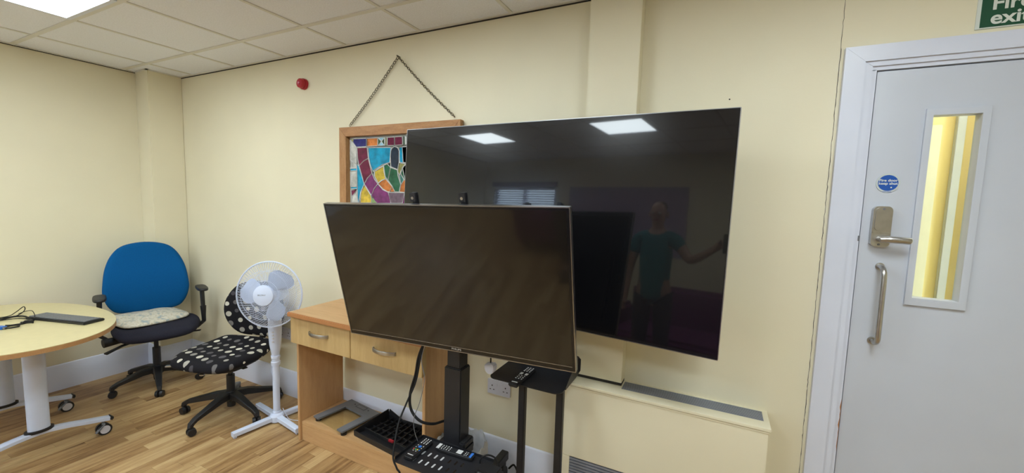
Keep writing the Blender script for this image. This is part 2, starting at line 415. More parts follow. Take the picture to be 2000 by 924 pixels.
# boxed column above the convector casing
COLX = (-.583, -.349); COLY = 1.935
bm = B(); box(bm, (COLX[0], COLY, .712), (COLX[1], YB, ZC + .02), 0.002); tag(struct('trim_1', bm, 'wall'), 'cream boxed column running up the wall behind the large television')
# crack and nail hole
bm = B(); random.seed(3); pts = []; z = 0.0
while z < ZC: pts.append((0.3868 + random.uniform(-.0012, .0012) + (0.0006 if z < 2.19 else 0), z)); z += random.uniform(.008, .03)
wd = [(0.0009 if p[1] < 2.19 else 0.0006) * random.uniform(.6, 1.4) for p in pts]
prev = None
for (x, z), w in zip(pts, wd):
    a, b = bm.verts.new((x - w, YB - .0006, z)), bm.verts.new((x + w, YB - .0006, z))
    if prev: bm.faces.new((prev[0], prev[1], b, a))
    prev = (a, b)
obj('crack', bm, 'dark', wb)
p = WY(1425, 194, YB); bm = B(); cyl(bm, p, p + Vector((0, -.004, 0)), .003, .002, 8); obj('nail_hole', bm, 'dark', wb)
# baseboards
def skirting(name, a, b, n):
    a, b, n = Vector(a), Vector(b), Vector(n); t = (b - a); L = t.length; t.normalize()
    prof = [(0, 0), (.018, 0), (.018, .150), (.015, .155), (.015, .172), (.010, .180), (.009, .192), (.004, .198), (0, .200)]
    m = Matrix((n, Vector((0, 0, 1)), t)).transposed().to_4x4(); m.translation = a
    bm = B(); prism(bm, prof, m, L); return struct(name, bm, 'skirting', angle=.9)
skirting('baseboard_left', (XL, YF, 0), (XL, 1.768, 0), (1, 0, 0))
skirting('baseboard_corner', (-4.262, 1.75, 0), (-4.262, YB, 0), (1, 0, 0))
skirting('baseboard_pillar', (XL, 1.768, 0), (-4.245, 1.768, 0), (0, -1, 0))
skirting('baseboard_back', (-4.262, YB, 0), (-.60, YB, 0), (0, -1, 0))
# ceiling: slab, tiles, bars
bm = B(); box(bm, (XL - .1, YF - .1, ZC + .03), (XR + .1, YB + .12, ZC + .12)); ceil = struct('ceiling', bm, 'dark')
xl = [XL] + [-2.24 + .606 * k for k in range(-3, 8)] + [XR]
yl = [YF, -2.2, -1.60, -1.003, -.405, -.107, .49, 1.087, 1.684, YB]
lampcells = {(-3.452, .49), (-1.634, .49), (.184, .49), (-3.452, -1.003), (-1.634, -1.003), (.184, -1.003)}
lampcells = {(round(a, 2), round(b, 2)) for a, b in lampcells}
cells = []
for i in range(len(xl) - 1):
    for j in range(len(yl) - 1):
        x0, x1, y0, y1 = xl[i], xl[i + 1], yl[j], yl[j + 1]
        if (round(x0, 2), round(y0, 2)) in lampcells: cells.append((x0, x1, y0, y1)); continue
        bm = B(); box(bm, (x0 + .004, y0 + .004, ZC + .002), (x1 - .004, y1 - .004, ZC + .016))
        obj('ceiling_tile', bm, 'tile', ceil, smooth=False)
for x in xl[1:-1]:
    bm = B(); box(bm, (x - .010, YF, ZC - .003), (x + .010, YB, ZC + .004)); obj('ceiling_bar', bm, 'grid', ceil, smooth=False)
for y in yl[1:-1]:
    bm = B(); box(bm, (XL, y - .013, ZC - .0035), (XR, y + .013, ZC + .004)); obj('ceiling_bar', bm, 'grid', ceil, smooth=False)
for lo, hi in (((XL, YB - .02, ZC - .004), (XR, YB, ZC + .004)), ((XL, YF, ZC - .004), (XL + .02, YB, ZC + .004)), ((XR - .02, YF, ZC - .004), (XR, YB, ZC + .004)), ((XL, YF, ZC - .004), (XR, YF + .02, ZC + .004)),
               ((XL + .02, 1.748, ZC - .005), (-4.242, 1.768, ZC + .002)), ((-4.262, 1.748, ZC - .005), (-4.242, YB, ZC + .002))):
    bm = B(); box(bm, lo, hi); obj('edge_trim', bm, 'grid', ceil, smooth=False)
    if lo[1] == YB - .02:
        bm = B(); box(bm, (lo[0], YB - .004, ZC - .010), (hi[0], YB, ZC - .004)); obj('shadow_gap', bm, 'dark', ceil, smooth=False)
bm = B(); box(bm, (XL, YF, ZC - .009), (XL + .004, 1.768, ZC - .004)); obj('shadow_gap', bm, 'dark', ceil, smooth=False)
descr = {(-3.452, .49): 'lit square ceiling light panel in view at the top left corner',
         (-1.634, .49): 'square ceiling light panel over the televisions, nearer the back wall',
         (.184, .49): 'square ceiling light panel in front of the white door',
         (-3.452, -1.003): 'square ceiling light panel mirrored at the left in the large television',
         (-1.634, -1.003): 'square ceiling light panel mirrored at the right in the large television',
         (.184, -1.003): 'square ceiling light panel behind the photographer on the door side'}
for (x0, x1, y0, y1) in cells:
    lab = [v for k, v in descr.items() if abs(k[0] - x0) < .01 and abs(k[1] - y0) < .01][0]
    t = thing('ceiling_light', lab, 'light', ((x0 + x1) / 2, (y0 + y1) / 2, ZC), group='square ceiling light panels')
    w, h = (x1 - x0) / 2 - .012, (y1 - y0) / 2 - .014
    plate('light_frame', rrect(-w, -h, w, h, .004, 2), [rrect(-w + .022, -h + .022, w - .022, h - .022, .003, 2)], .016, Matrix.Translation((0, 0, -.001)), 'white', t)
    bm = B(); box(bm, (-w + .02, -h + .02, -.002), (w - .02, h - .02, .006)); obj('diffuser', bm, 'lamp', t, smooth=False)
# floor: strips of oak, the nearest 300 as parts
bm = B(); box(bm, (XL - .12, YF - .12, -.1), (XR + .12, YB + 0.1, -.012)); flo = struct('floor', bm, 'dark')
random.seed(11); SW = .071; strips = []
x = XL
while x < XR:
    y = YF - random.uniform(0, .6)
    while y < YB:
        L = random.choice([.22, .3, .38, .46, .55, .65, .8, .95]) * random.uniform(.9, 1.1)
        strips.append((x, min(x + SW, XR), max(y, YF), min(y + L, YB), random.random())); y += L
    x += SW
cpt = Vector((-2.3, 1.1, 0))
def vis(s):
    cx, cy = (s[0] + s[1]) / 2, (s[2] + s[3]) / 2
    return (0 if (-4.47 < cx < -.75 and cy > .1 and s[3] > .35 + (cx + 1.2) * -.12) else 5) + (Vector((cx, cy, 0)) - cpt).length
strips.sort(key=vis)
def strip_mesh(bm, s, lay):
    n0 = len(bm.faces); g = .0004; x0, x1, y0, y1, t = s
    box(bm, (x0 + g, y0 + g, -.012), (x1 - g, y1 - g, 0))
    bm.faces.ensure_lookup_table()
    for f_ in bm.faces[n0:]:
        for lp in f_.loops: lp[lay] = (t, (t * 7.31) % 1, (t * 3.77) % 1, 1)
def strip_obj(name, ss, kind=None):
    bm = B(); lay = bm.loops.layers.float_color.new('tone')
    for s in ss: strip_mesh(bm, s, lay)
    return obj(name, bm, 'floor', flo, smooth=False, kind=kind)
for s in strips[:300]: strip_obj('floor_plank', [s])
strip_obj('floor_plank_field', strips[300:], 'stuff')
# corridor seen through the door glass
bm = B(); box(bm, (-.6, 3.2, 0), (3.6, 3.3, 2.6)); struct('wall_corridor', bm, 'wall2')
bm = B(); box(bm, (-.7, YB + .12, 0), (-.6, 3.3, 2.6)); struct('wall_corridor_left', bm, 'wall2')
bm = B(); box(bm, (3.6, YB + .12, 0), (3.7, 3.3, 2.6)); struct('wall_corridor_right', bm, 'wall2')
bm = B(); box(bm, (-.7, YB + .12, 2.6), (3.7, 3.3, 2.7)); struct('ceiling_corridor', bm, 'tile')
bm = B(); box(bm, (-.7, YB + .1, -.1), (3.7, 3.3, 0)); struct('floor_corridor', bm, 'laminate')
bm = B(); box(bm, (.40, 3.165, 0), (1.108, 3.2, 2.062), .004); struct('trim_2', bm, 'corr_cream')
bm = B(); box(bm, (1.168, 3.17, 0), (1.206, 3.2, 2.6), .003); struct('trim_3', bm, 'corr_grey')
bm = B(); box(bm, (1.262, 3.14, 0), (1.6, 3.2, 2.6), .003); struct('trim_4', bm, 'white')
t = thing('ceiling_light', 'corridor ceiling light panel beyond the door glass', 'light', (1.0, 2.6, 2.6))
bm = B(); box(bm, (-.45, -.25, -.03), (.45, .25, 0)); obj('diffuser', bm, 'lamp2', t, smooth=False)
# ------------------------------------------------------------------ window behind the camera
wn = bpy.data.objects.new('window_1', None); COL.objects.link(wn); wn['kind'] = 'structure'; wn.location = ((WIN[0] + WIN[1]) / 2, YF - .06, WIN[2])
hw, hh = (WIN[1] - WIN[0]) / 2, WIN[3] - WIN[2]
plate('window_frame', [(-hw, 0), (hw, 0), (hw, hh), (-hw, hh)], [[(-hw + .05, .05), (-.03, .05), (-.03, hh - .05), (-hw + .05, hh - .05)], [(.03, .05), (hw - .05, .05), (hw - .05, hh - .05), (.03, hh - .05)]], .06, mat_wall((0, 0, 0)), 'white', wn)
for s in (-1, 1):
    bm = B(); x0, x1 = sorted((s * .03, s * (hw - .05))); box(bm, (x0, -.003, .05), (x1, .003, hh - .05)); obj('pane', bm, 'pane', wn, smooth=False)
bl = thing('window_blind', 'pale horizontal slat blind across the window behind the photographer', 'blind', ((WIN[0] + WIN[1]) / 2, YF + .03, WIN[2]))
for k in range(30):
    bm = B(); z = .04 + k * .038; box(bm, (-hw + .01, -.0006, -.022), (hw - .01, .0006, .022), 0, Matrix.Translation((0, 0, z)) @ Matrix.Rotation(.95, 4, 'X')); obj('slat', bm, 'blind', bl, smooth=False)
bm = B(); box(bm, (-hw - .02, -.025, hh - .02), (hw + .02, .03, hh + .06), .004); obj('head_rail', bm, 'purple', bl)
# ------------------------------------------------------------------ the door
dr = bpy.data.objects.new('door_1', None); COL.objects.link(dr); dr['kind'] = 'structure'
dr['label'] = 'white fire door with a narrow glass panel, keypad lock and pull handle'
XO, ZO, XI, ZI = .399, 2.181, .462, 2.124
XR2 = 1.545
for poly, in (([(XO, 0), (XI, 0), (XI, ZI), (XO, ZO)],), ([(XO + .0006, ZO), (XI + .0006, ZI), (XR2 - .063, ZI), (XR2, ZO)],), ([(XR2, 0), (XR2, ZO), (XR2 - .062, ZI), (XR2 - .062, 0)],)):
    bm = B(); prism(bm, poly, mat_wall((0, YB, 0)), .022); obj('architrave', bm, 'white', dr)
bm = B(); prism(bm, [(XI + .001, 0), (.486, 0), (.486, 2.106), (XI + .001, ZI)], mat_wall((0, YB, 0)), .014); obj('door_lining', bm, 'white', dr)
bm = B(); prism(bm, [(XI + .002, ZI), (.487, 2.106), (XR2 - .088, 2.106), (XR2 - .063, ZI)], mat_wall((0, YB, 0)), .014); obj('door_lining', bm, 'white', dr)
bm = B(); box(bm, (.470, YB - .006, 0), (.501, YB + .11, 2.094)); obj('door_lining', bm, 'white', dr)
bm = B(); box(bm, (.470, YB - .006, 2.092), (1.47, YB + .11, 2.116)); obj('door_lining', bm, 'white', dr)
bm = B(); box(bm, (1.439, YB - .006, 0), (1.475, YB + .11, 2.094)); obj('door_lining', bm, 'white', dr)
bm = B(); box(bm, (.5035, YB + .045, 0), (.53, YB + .06, 2.09)); box(bm, (.5035, YB + .045, 2.06), (1.43, YB + .06, 2.09)); obj('door_stop', bm, 'white', dr)
G = (.671, .801, 1.253, 1.920)
plate('door_leaf', [(.506, .008), (1.436, .008), (1.436, 2.087), (.506, 2.087)], [[(G[0], G[2]), (G[1], G[2]), (G[1], G[3]), (G[0], G[3])]], .042, mat_wall((0, YB + .023, 0)), 'door', dr, .001)
plate('glazing_bead', [(.654, 1.228), (.819, 1.228), (.819, 1.941), (.654, 1.941)], [[(G[0] + .001, G[2] + .001), (G[1] - .001, G[2] + .001), (G[1] - .001, G[3] - .001), (G[0] + .001, G[3] - .001)]], .010, mat_wall((0, YB - .003, 0)), 'door', dr, .001)
bm = B(); box(bm, (G[0], YB + .030, G[2]), (G[1], YB + .036, G[3])); obj('glass_pane', bm, 'pane', dr, smooth=False)
# frayed wood where the lining is chipped
bm = B(); random.seed(5)
pa = [(.500 + random.uniform(-.003, .0005), .62 + .015 * i) for i in range(12)]
prism(bm, [(.5012, .60)] + pa + [(.5012, .82)], mat_wall((0, YB - .0061, 0)), .0006); obj('bare_wood_chip', bm, 'edge', dr)
bm = B(); box(bm, (.497, YB - .008, 1.455), (.503, YB + .0, 1.475)); obj('strike_plate', bm, 'greyplastic', dr)
# pull handle
hd = obj('pull_handle', tube(B(), smoothpath([(.572, YB + .002, 1.362), (.572, YB - .03, 1.362), (.573, YB - .052, 1.345), (.574, YB - .056, 1.31), (.5745, YB - .056, 1.21), (.575, YB - .056, 1.12), (.576, YB - .052, 1.088), (.576, YB - .03, 1.072), (.576, YB + .002, 1.072)], 6), .0088, 12), 'silver', dr)
for z in (1.362, 1.072):
    bm = B(); cyl(bm, (.574, YB + .001, z), (.574, YB - .003, z), .014, n=20); obj('handle_rose', bm, 'silver', hd)
# keypad lock
x0, x1, z0, z1 = .532, .588, 1.438, 1.590
bm = B(); prism(bm, rrect(x0, z0, x1, z1, .016), mat_wall((0, YB + .001, 0)), .024); lock = obj('lock_body', bm, 'silver', dr, angle=.5)
bm = B(); prism(bm, rrect(x0 + .006, 1.500, x1 - .006, z1 - .006, .012), mat_wall((0, YB - .023, 0)), .005); obj('keypad_cover', bm, 'silver', lock)
bm = B(); box(bm, (x0 + .002, YB - .027, 1.489), (x1 - .002, YB - .022, 1.494), .001); obj('ridge', bm, 'silver', lock)
bm = B(); cyl(bm, (.560, YB - .027, 1.580), (.560, YB - .0285, 1.580), .004, n=10); obj('screw', bm, 'greyplastic', lock)
bm = B(); cyl(bm, (.556, YB - .022, 1.447), (.556, YB - .025, 1.447), .004, n=10); obj('screw', bm, 'greyplastic', lock)
bm = B(); cyl(bm, (.556, YB - .02, 1.467), (.556, YB - .052, 1.467), .010, .009, 20)
tube(bm, smoothpath([(.552, YB - .050, 1.467), (.575, YB - .053, 1.469), (.605, YB - .054, 1.468), (.628, YB - .052, 1.467), (.640, YB - .05, 1.466)], 4), [.011] * 4 + [.0125] * 9 + [.0125, .012, .010, .006], 14); obj('lever', bm, 'silver', lock)
# door sticker
M['stickerblue'] = plain('sticker_blue', (.01, .09, .42), .35, var=.04); M['signgreen'] = plain('sign_green', (.006, .075, .035), .35, var=.05)
M['signwhite'] = plain('sign_white', (.72, .76, .70), .4, var=.03); M['stickerclear'] = plain('sticker_pale_ring', (.55, .60, .60), .3, var=.03)
c = WY(1734.5, 357.5, YB)
t = thing('door_sign', 'round blue sticker reading Fire door keep shut, above the keypad lock', 'sign', c)
bm = B(); cyl(bm, (0, .0015, 0), (0, -.0004, 0), .0355, n=48); obj('backing', bm, 'stickerclear', t)
bm = B(); cyl(bm, (0, 0, 0), (0, -.0008, 0), .0295, n=48); obj('disc', bm, 'stickerblue', t)
text('lettering', 'Fire door\nkeep shut', .0125, mat_wall((0, -.0011, .0035)), 'signwhite', t, .0002, True, 1.12, .92)
bm = B(); cyl(bm, (.010, -.0008, -.0165), (.010, -.0013, -.0165), .0025, n=10); obj('emblem', bm, 'signwhite', t)
bm = B(); box(bm, (-.014, -.0006, -.0335), (.012, -.0003, -.0318)); obj('small_print', bm, 'stickerblue', t)
# green sign above the door
sx0, sz0 = .762, 2.203
t = thing('fire_exit_sign', 'green and white Fire exit sign standing on the top of the door frame', 'sign', (sx0, YB, sz0))
bm = B(); box(bm, (-.010, -.005, -.004), (.46, .0005, .166), .001); obj('sign_border', bm, 'signwhite', t)
bm = B(); box(bm, (0, -.0062, .000), (.452, -.005, .158)); obj('sign_panel', bm, 'signgreen', t, smooth=False)
text('lettering', 'Fire\nexit', .058, mat_wall((.024, -.0065, .050)), 'signwhite', t, .0003, True, 1.06, .80, 'LEFT')
# ------------------------------------------------------------------ convector casing under the column
HX = (-.603, .249); HY = 1.852; HZ = .700
t = thing('convector_casing', 'cream painted convector heater casing with metal grilles under the large television', 'heater', (0, 0, 0))
GB = .325
bm = B(); box(bm, (HX[0], HY, GB), (HX[1], YB - .001, HZ - .014), .003)
box(bm, (HX[0], HY, 0), (-.565, YB, GB)); box(bm, (.0, HY, 0), (HX[1], YB, GB)); box(bm, (-.565, HY, 0), (0, YB, .06)); obj('casing', bm, 'wall', t)
bm = B(); box(bm, (-.565, HY + .03, .06), (0, HY + .032, GB)); obj('dark_backing', bm, 'dark', t, smooth=False)
for k in range(17):
    z = .070 + k * .0150
    if z > GB - .004: break
    bm = B(); box(bm, (-.565, HY + .003, z), (0, HY + .012, z + .0085)); obj('grille_slat', bm, 'grille', t, smooth=False)
gx0, gx1, gy0, gy1 = -.345, .236, 1.905, 1.998
plate('top_board', [(HX[0] - .002, HY - .004), (HX[1] + .004, HY - .004), (HX[1] + .004, YB - .001), (HX[0] - .002, YB - .001)], [[(gx0, gy0), (gx1, gy0), (gx1, gy1), (gx0, gy1)]], .014, Matrix.Translation((0, 0, HZ - .007)), 'wall', t, .002)
bm = B(); box(bm, (HX[0], HY - .003, HZ - .024), (HX[1] + .002, HY + .002, HZ - .014), .002); obj('front_moulding', bm, 'wall', t)
bm = B(); box(bm, (gx0 + .002, gy0, HZ - .05), (gx1, gy1, HZ - .046)); obj('dark_backing', bm, 'dark', t, smooth=False)
for k in range(8):
    y = gy0 + .003 + k * .0118
    bm = B(); box(bm, (gx0, y, HZ - .010), (gx1, y + .0062, HZ - .001)); obj('grille_bar', bm, 'grille', t, smooth=False)
for x in (gx0 + .19, gx0 + .39):
    bm = B(); box(bm, (x, gy0, HZ - .014), (x + .003, gy1, HZ - .010)); obj('cross_bar', bm, 'silver', t, smooth=False)
bm = B(); box(bm, (COLX[0], COLY - .001, HZ + .001), (COLX[1], COLY + .07, .713)); obj('shadow_joint', bm, 'dark', t, smooth=False)
# ------------------------------------------------------------------ fire alarm, sockets
p = WY(590, 162.5, YB)
t = thing('fire_alarm', 'round red fire alarm sounder high on the cream back wall', 'alarm', (p.x + .03, YB, p.z - .012))
m = frame_at((0, .001, 0), (0, -1, 0))
bm = B(); lathe(bm, [(0, 0), (.036, 0), (.038, .004), (.038, .02), (.036, .024), (.0, .024)], m); obj('base', bm, 'red', t, angle=.5)
bm = B(); lathe(bm, [(.0, .022), (.033, .023), (.034, .032), (.031, .045), (.026, .048), (0, .048)], m); obj('sounder_cap', bm, 'red', t, angle=.5)
bm = B(); lathe(bm, [(0, .046), (.013, .048), (.011, .055), (.005, .058), (0, .058)], m); obj('lens', bm, 'redlens', t)
def socket(cx, cz, label):
    t = thing('double_wall_socket', label, 'socket', (cx, YB, cz))
    bm = B(); prism(bm, rrect(-.073, -.043, .073, .043, .004), mat_wall((0, .001, 0)), .010); obj('faceplate', bm, 'socket', t)
    for s in (-1, 1):
        for q, (dx, dz, w, h) in enumerate(((0, .012, .0035, .008), (-.011, -.011, .007, .0035), (.011, -.011, .007, .0035))):
            bm = B(); x = s * .043 + dx; box(bm, (x - w / 2 - .001, -.0105, dz - h / 2 - .004), (x + w / 2 + .001, -.0092, dz + h / 2 - .004)); obj('pin_hole', bm, 'dark', t, smooth=False)
        bm = B(); x = s * .014; box(bm, (x - .006, -.013, .008), (x + .006, -.009, .027), .001); obj('switch', bm, 'socket', t)
    return t
a, b = WY(975.5, 757, YB), 0
socket(a.x, a.z, 'white double wall socket behind the television stand')
a = WY(557, 650, YB); socket(a.x + .01, a.z, 'white double wall socket behind the fan, left of the desk')
# ------------------------------------------------------------------ large television on the wall
def rotv(w):
    w = Vector(w); return Matrix.Rotation(w.length, 4, w.normalized())
tvm = Matrix.Translation((-.782, 1.779, 1.472)) @ rotv((-.0363, .0134, -.0819))
t = thing('television', 'very large black flat television mounted high on the back wall', 'television', (0, 0, 0)); t.matrix_world = tvm
W2, H2 = .835, .470
bm = B(); box(bm, (-W2, .001, -H2), (W2, .020, H2), .002); obj('casing', bm, 'bezel', t)
bm = B(); box(bm, (-W2 + .004, -.0008, -H2 + .014), (W2 - .004, .003, H2 - .004)); obj('screen', bm, 'screen1', t, smooth=False)
plate('metal_edge', rrect(-W2 - .0015, -H2 - .0015, W2 + .0015, H2 + .0015, .003), [rrect(-W2 + .001, -H2 + .001, W2 - .001, H2 - .001, .002)], .020, mat_wall((0, .010, 0)), 'bar_steel', t)
bm = B(); box(bm, (-.55, .018, -.40), (.55, .05, .12), .01); obj('back_housing', bm, 'black', t)
for x in (-.2, .2):
    bm = B(); box(bm, (x - .02, .05, -.3), (x + .02, .068, .15), .002); obj('mount_rail', bm, 'blackmetal', t)
bm = B(); box(bm, (-.3, .066, -.15), (.3, .08, .05), .002); 
beam(bm, [(-.0, .075, -.05), (.12, .14, -.05), (.02, .25, -.05)], [.03] * 3, [.06] * 3); obj('wall_arm', bm, 'blackmetal', t)
# ------------------------------------------------------------------ small television, stand and trays
x_, n_, z_ = Vector((.998, .057, .019)).normalized(), Vector((-.059, .972, .228)).normalized(), None
z_ = x_.cross(n_).normalized(); n_ = z_.cross(x_)
tm = Matrix((x_, n_, z_)).transposed().to_4x4(); tm.translation = Vector((-.997, 1.363, 1.227))
t = thing('television', 'smaller black television tilted down on the black wheeled stand', 'television'); t.matrix_world = tm
W2, H2 = .560, .324
bm = B(); box(bm, (-W2 + .001, .000, -H2 + .001), (W2 - .001, .018, H2 - .001), .003); obj('bezel', bm, 'bezel', t)
bm = B(); box(bm, (-W2 + .013, -.0006, -H2 + .026), (W2 - .013, .003, H2 - .011)); obj('screen', bm, 'screen2', t, smooth=False)
plate('metal_edge', rrect(-W2 - .001, -H2 - .001, W2 + .001, H2 + .001, .004), [rrect(-W2 + .0025, -H2 + .0025, W2 - .0025, H2 - .0025, .003)], .022, mat_wall((0, .012, 0)), 'bar_steel', t)
bm = B(); box(bm, (-W2 + .013, -.0012, -H2 + .022), (W2 - .013, -.0002, -H2 + .0245)); obj('trim_strip', bm, 'bar_steel', t, smooth=False)
bm = B(); box(bm, (-.50, .016, -.29), (.50, .050, .10), .012); box(bm, (-.54, .016, -.05), (.54, .03, .30), .005); obj('back_housing', bm, 'black', t)
M['brand'] = plain('brand_lettering', (.45, .45, .47), .3, .5)
text('lettering', 'PHILIPS', .0125, mat_wall((.035, -.0004, -H2 + .0125)), 'brand', t, .0003, True, 1.2)
for x in (-.103, .126):
    bm = B(); box(bm, (x - .013, .050, -.28), (x + .013, .062, H2 + .040), .001); box(bm, (x - .013, .036, H2 + .005), (x + .016, .040, H2 + .041), .0015)
    h = obj('mount_rail', bm, 'blackmetal', t)
    bm = B(); cyl(bm, (x, .0355, H2 + .020), (x, .034, H2 + .020), .006, n=12); obj('hook_hole', bm, 'silver', h)
PX, PY = -1.037, 1.562
st = thing('television_stand', 'black telescopic wheeled stand carrying the smaller television', 'stand', (PX, PY, 0))
bm = B(); box(bm, (-.047, -.040, .17), (.047, .040, .792), .005); obj('outer_column', bm, 'blackmetal', st)
bm = B(); box(bm, (-.037, -.032, .79), (.037, .032, 1.33), .004); obj('inner_column', bm, 'blackmetal', st)
bm = B(); box(bm, (-.14, -.085, 1.12), (.18, -.070, 1.30), .002); box(bm, (-.05, -.075, 1.15), (.05, .0, 1.27), .004); obj('mount_plate', bm, 'blackmetal', st)
bm = B(); box(bm, (-.070, -.055, .40), (.082, .030, .425), .004); box(bm, (.045, -.05, .375), (.078, .035, .45), .006); obj('tray_clamp', bm, 'black', st)
bm = B(); box(bm, (.050, -.33, .125), (.092, .392, .172), .003); obj('base_rail', bm, 'blackmetal', st)
bm = B(); box(bm, (-.25, -.33, .125), (.30, -.285, .172), .003); box(bm, (-.05, -.06, .125), (.05, .06, .175), .003); obj('base_rail', bm, 'blackmetal', st)
for x, y in ((-.22, -.30), (.27, -.30), (.071, .35)):
    bm = B(); cyl(bm, (x - .013, y, .05), (x + .013, y, .05), .05, n=24); box(bm, (x - .018, y - .02, .06), (x + .018, y + .02, .127), .004); obj('caster', bm, 'black', st)
# lower tray of the stand
TZ = .420
A, Bk, R_ = WZ(768, 903, TZ), WZ(822, 853, TZ), WZ(946, 894, TZ)
tx0, ty1 = -1.190, 1.508; tx1 = -.800; ty0 = 1.300
slots = [(827.2, 885), (839.4, 888.8), (851.4, 892.8), (863.8, 896.8), (808.6, 897.9), (821.2, 902), (833.8, 906.2), (846.6, 910.6), (859.8, 915), (878, 902), (890.6, 905.5), (903, 909), (874, 918.5), (888, 922)]
hs = []
for u, v in slots:
    p = WZ(u, v, TZ) - Vector((PX, PY, 0)); hs.append(rrect(p.x - .0045, p.y - .014, p.x + .0045, p.y + .014, .0044, 4))
ox, oy = PX, PY
tray = plate('lower_tray', rrect(tx0 - ox, ty0 - oy, tx1 - ox, ty1 - oy, .012, 4), hs, .003, Matrix.Translation((0, 0, TZ)), 'blackmetal', st)
bm = B(); box(bm, (tx0 - ox, ty1 - oy - .003, TZ), (tx1 - ox, ty1 - oy, TZ + .014), .001); box(bm, (tx0 - ox - .001, ty0 - oy + .01, TZ), (tx0 - ox + .002, ty1 - oy, TZ + .014), .001); obj('tray_rim', bm, 'blackmetal', tray)
for i in range(9):
    bm = B(); prism(bm, hs[i], Matrix.Translation((0, 0, TZ - .001)), .002); obj('pale_slot_fill', bm, 'liner', tray, smooth=False)  # pale fill added inside the left slots, standing in for their bright look
# second stand with upper tray
UZ = .752
us = thing('equipment_stand', 'black two-post stand with a small tray below the smaller television', 'stand', (-.66, 1.70, 0))
for x in (-.098, .088):
    bm = B(); box(bm, (x - .0165, -.014, .04), (x + .0165, .014, UZ - .001), .003); obj('post', bm, 'blackmetal', us)
bm = B(); box(bm, (-.17, -.2, .02), (.13, -.16, .05), .004); box(bm, (-.12, -.18, .02), (-.08, .02, .05), .004); box(bm, (.07, -.18, .02), (.11, .02, .05), .004); obj('base_frame', bm, 'blackmetal', us)
for x in (-.15, .11):
    bm = B(); cyl(bm, (x - .01, -.18, .022), (x + .01, -.18, .022), .022, n=16); obj('caster', bm, 'black', us)
ux0, uy0, ux1, uy1 = -.893 + .66, 1.598 - 1.70, -.538 + .66, 1.845 - 1.70
vent = [(1058, 723), (1070, 727), (1082, 726), (1078, 733), (1064, 733), (1090, 732), (1072, 740), (1086, 739), (1056, 738), (1098, 727), (1096, 735)]
vh = []
for u, v in vent:
    p = WZ(u, v + 4, UZ) - Vector((-.66, 1.70, 0)); vh.append([(p.x + .0022 * math.cos(a * PI / 4), p.y + .0022 * math.sin(a * PI / 4)) for a in range(8)])
up = plate('tray', rrect(ux0, uy0, ux1, uy1, .035, 6), vh, .004, Matrix.Translation((0, 0, UZ)), 'blackmetal', us)
bm = B(); prism(bm, [(ux0 + .05, UZ - .002), (ux1, UZ - .002), (ux1 + .012, UZ + .02), (ux1 + .012, UZ + .075), (ux1 - .004, UZ + .088), (ux0 + .05, UZ + .088)], mat_wall((0, uy1, 0)), .003); obj('back_flange', bm, 'blackmetal', up)
bm = B(); prism(bm, [(-.04, UZ - .002), (uy1, UZ - .002), (uy1, UZ + .086), (uy1 - .02, UZ + .086), (-.04, UZ + .01)], Matrix(((0, 0, 1, ux1), (1, 0, 0, 0), (0, 1, 0, 0), (0, 0, 0, 1))), .003); obj('side_flange', bm, 'blackmetal', up)
# remotes
M['button'] = plain('button_white', (.62, .62, .62), .4); M['btn_b'] = plain('button_blue', (.03, .16, .55), .4); M['btn_r'] = plain('button_red', (.55, .05, .04), .4)
M['btn_g'] = plain('button_green', (.06, .38, .12), .4); M['btn_y'] = plain('button_yellow', (.65, .55, .06), .4)
def remote(label, NL, NR, FL, z, layout, extra=None):
    """origin at the near left corner; x across, y along"""
    a, b, c = WZ(*NL, z + .018), WZ(*NR, z + .018), WZ(*FL, z + .018)
    ey = (c - a); L = ey.length; ey.normalize(); w = .046; ex = ey.cross(Vector((0, 0, 1)))
    if (b - a).dot(ex) < 0: ex = -ex
    m = Matrix((ex, ey, ex.cross(ey))).transposed().to_4x4(); m.translation = Vector((a.x, a.y, z))
    w = max(.038, min(.05, (b - a).length)); L = max(.15, min(.2, L))
    t = thing('remote_control', label, 'remote', group='remote controls'); t.matrix_world = m
    bm = B(); box(bm, (0, 0, 0), (w, L, .018), .005, seg=3); obj('body', bm, 'black', t)
    for (fx, fy, sx, sy, mt) in layout:
        bm = B(); box(bm, (fx * w - sx / 2, fy * L - sy / 2, .0175), (fx * w + sx / 2, fy * L + sy / 2, .0195), .0006, seg=1); obj('button', bm, mt, t)
    return t
lay1 = [(.22 + .28 * i, .97 - .075 * j, .005, .006, 'button') for i in range(3) for j in range(4)] + [(.5, .56, .014, .014, 'btn_b')] + [(.2, .60, .004, .005, 'button'), (.8, .60, .004, .005, 'button'), (.2, .50, .004, .005, 'button'), (.8, .50, .004, .005, 'button')] + \
       [(.2, .40, .006, .007, 'btn_r'), (.4, .40, .006, .007, 'btn_g'), (.6, .40, .006, .007, 'btn_y'), (.8, .40, .006, .007, 'btn_b')] + [(.3, .32, .005, .004, 'button'), (.6, .32, .005, .004, 'button'), (.5, .12, .03, .004, 'button')]
remote('black remote with coloured buttons, on the left end of the lower tray', (787.6, 888.8), (806.2, 895.4), (829, 855.8), TZ + .0015, lay1)
lay2 = [(.5, .96, .036, .016, 'button')] + [(.2 + .3 * i, .86 - .07 * j, .005, .005, 'button') for i in range(3) for j in range(4)] + [(.5, .38, .026, .026, 'button')] + [(.2 + .3 * i, .22 - .05 * j, .004, .004, 'button') for i in range(3) for j in range(2)] + [(.5, .06, .034, .012, 'btn_b')]
rm = remote('black remote with a white tip, along the back of the lower tray', (921, 896), (929, 887), (851, 874.5), TZ + .0015, lay2)
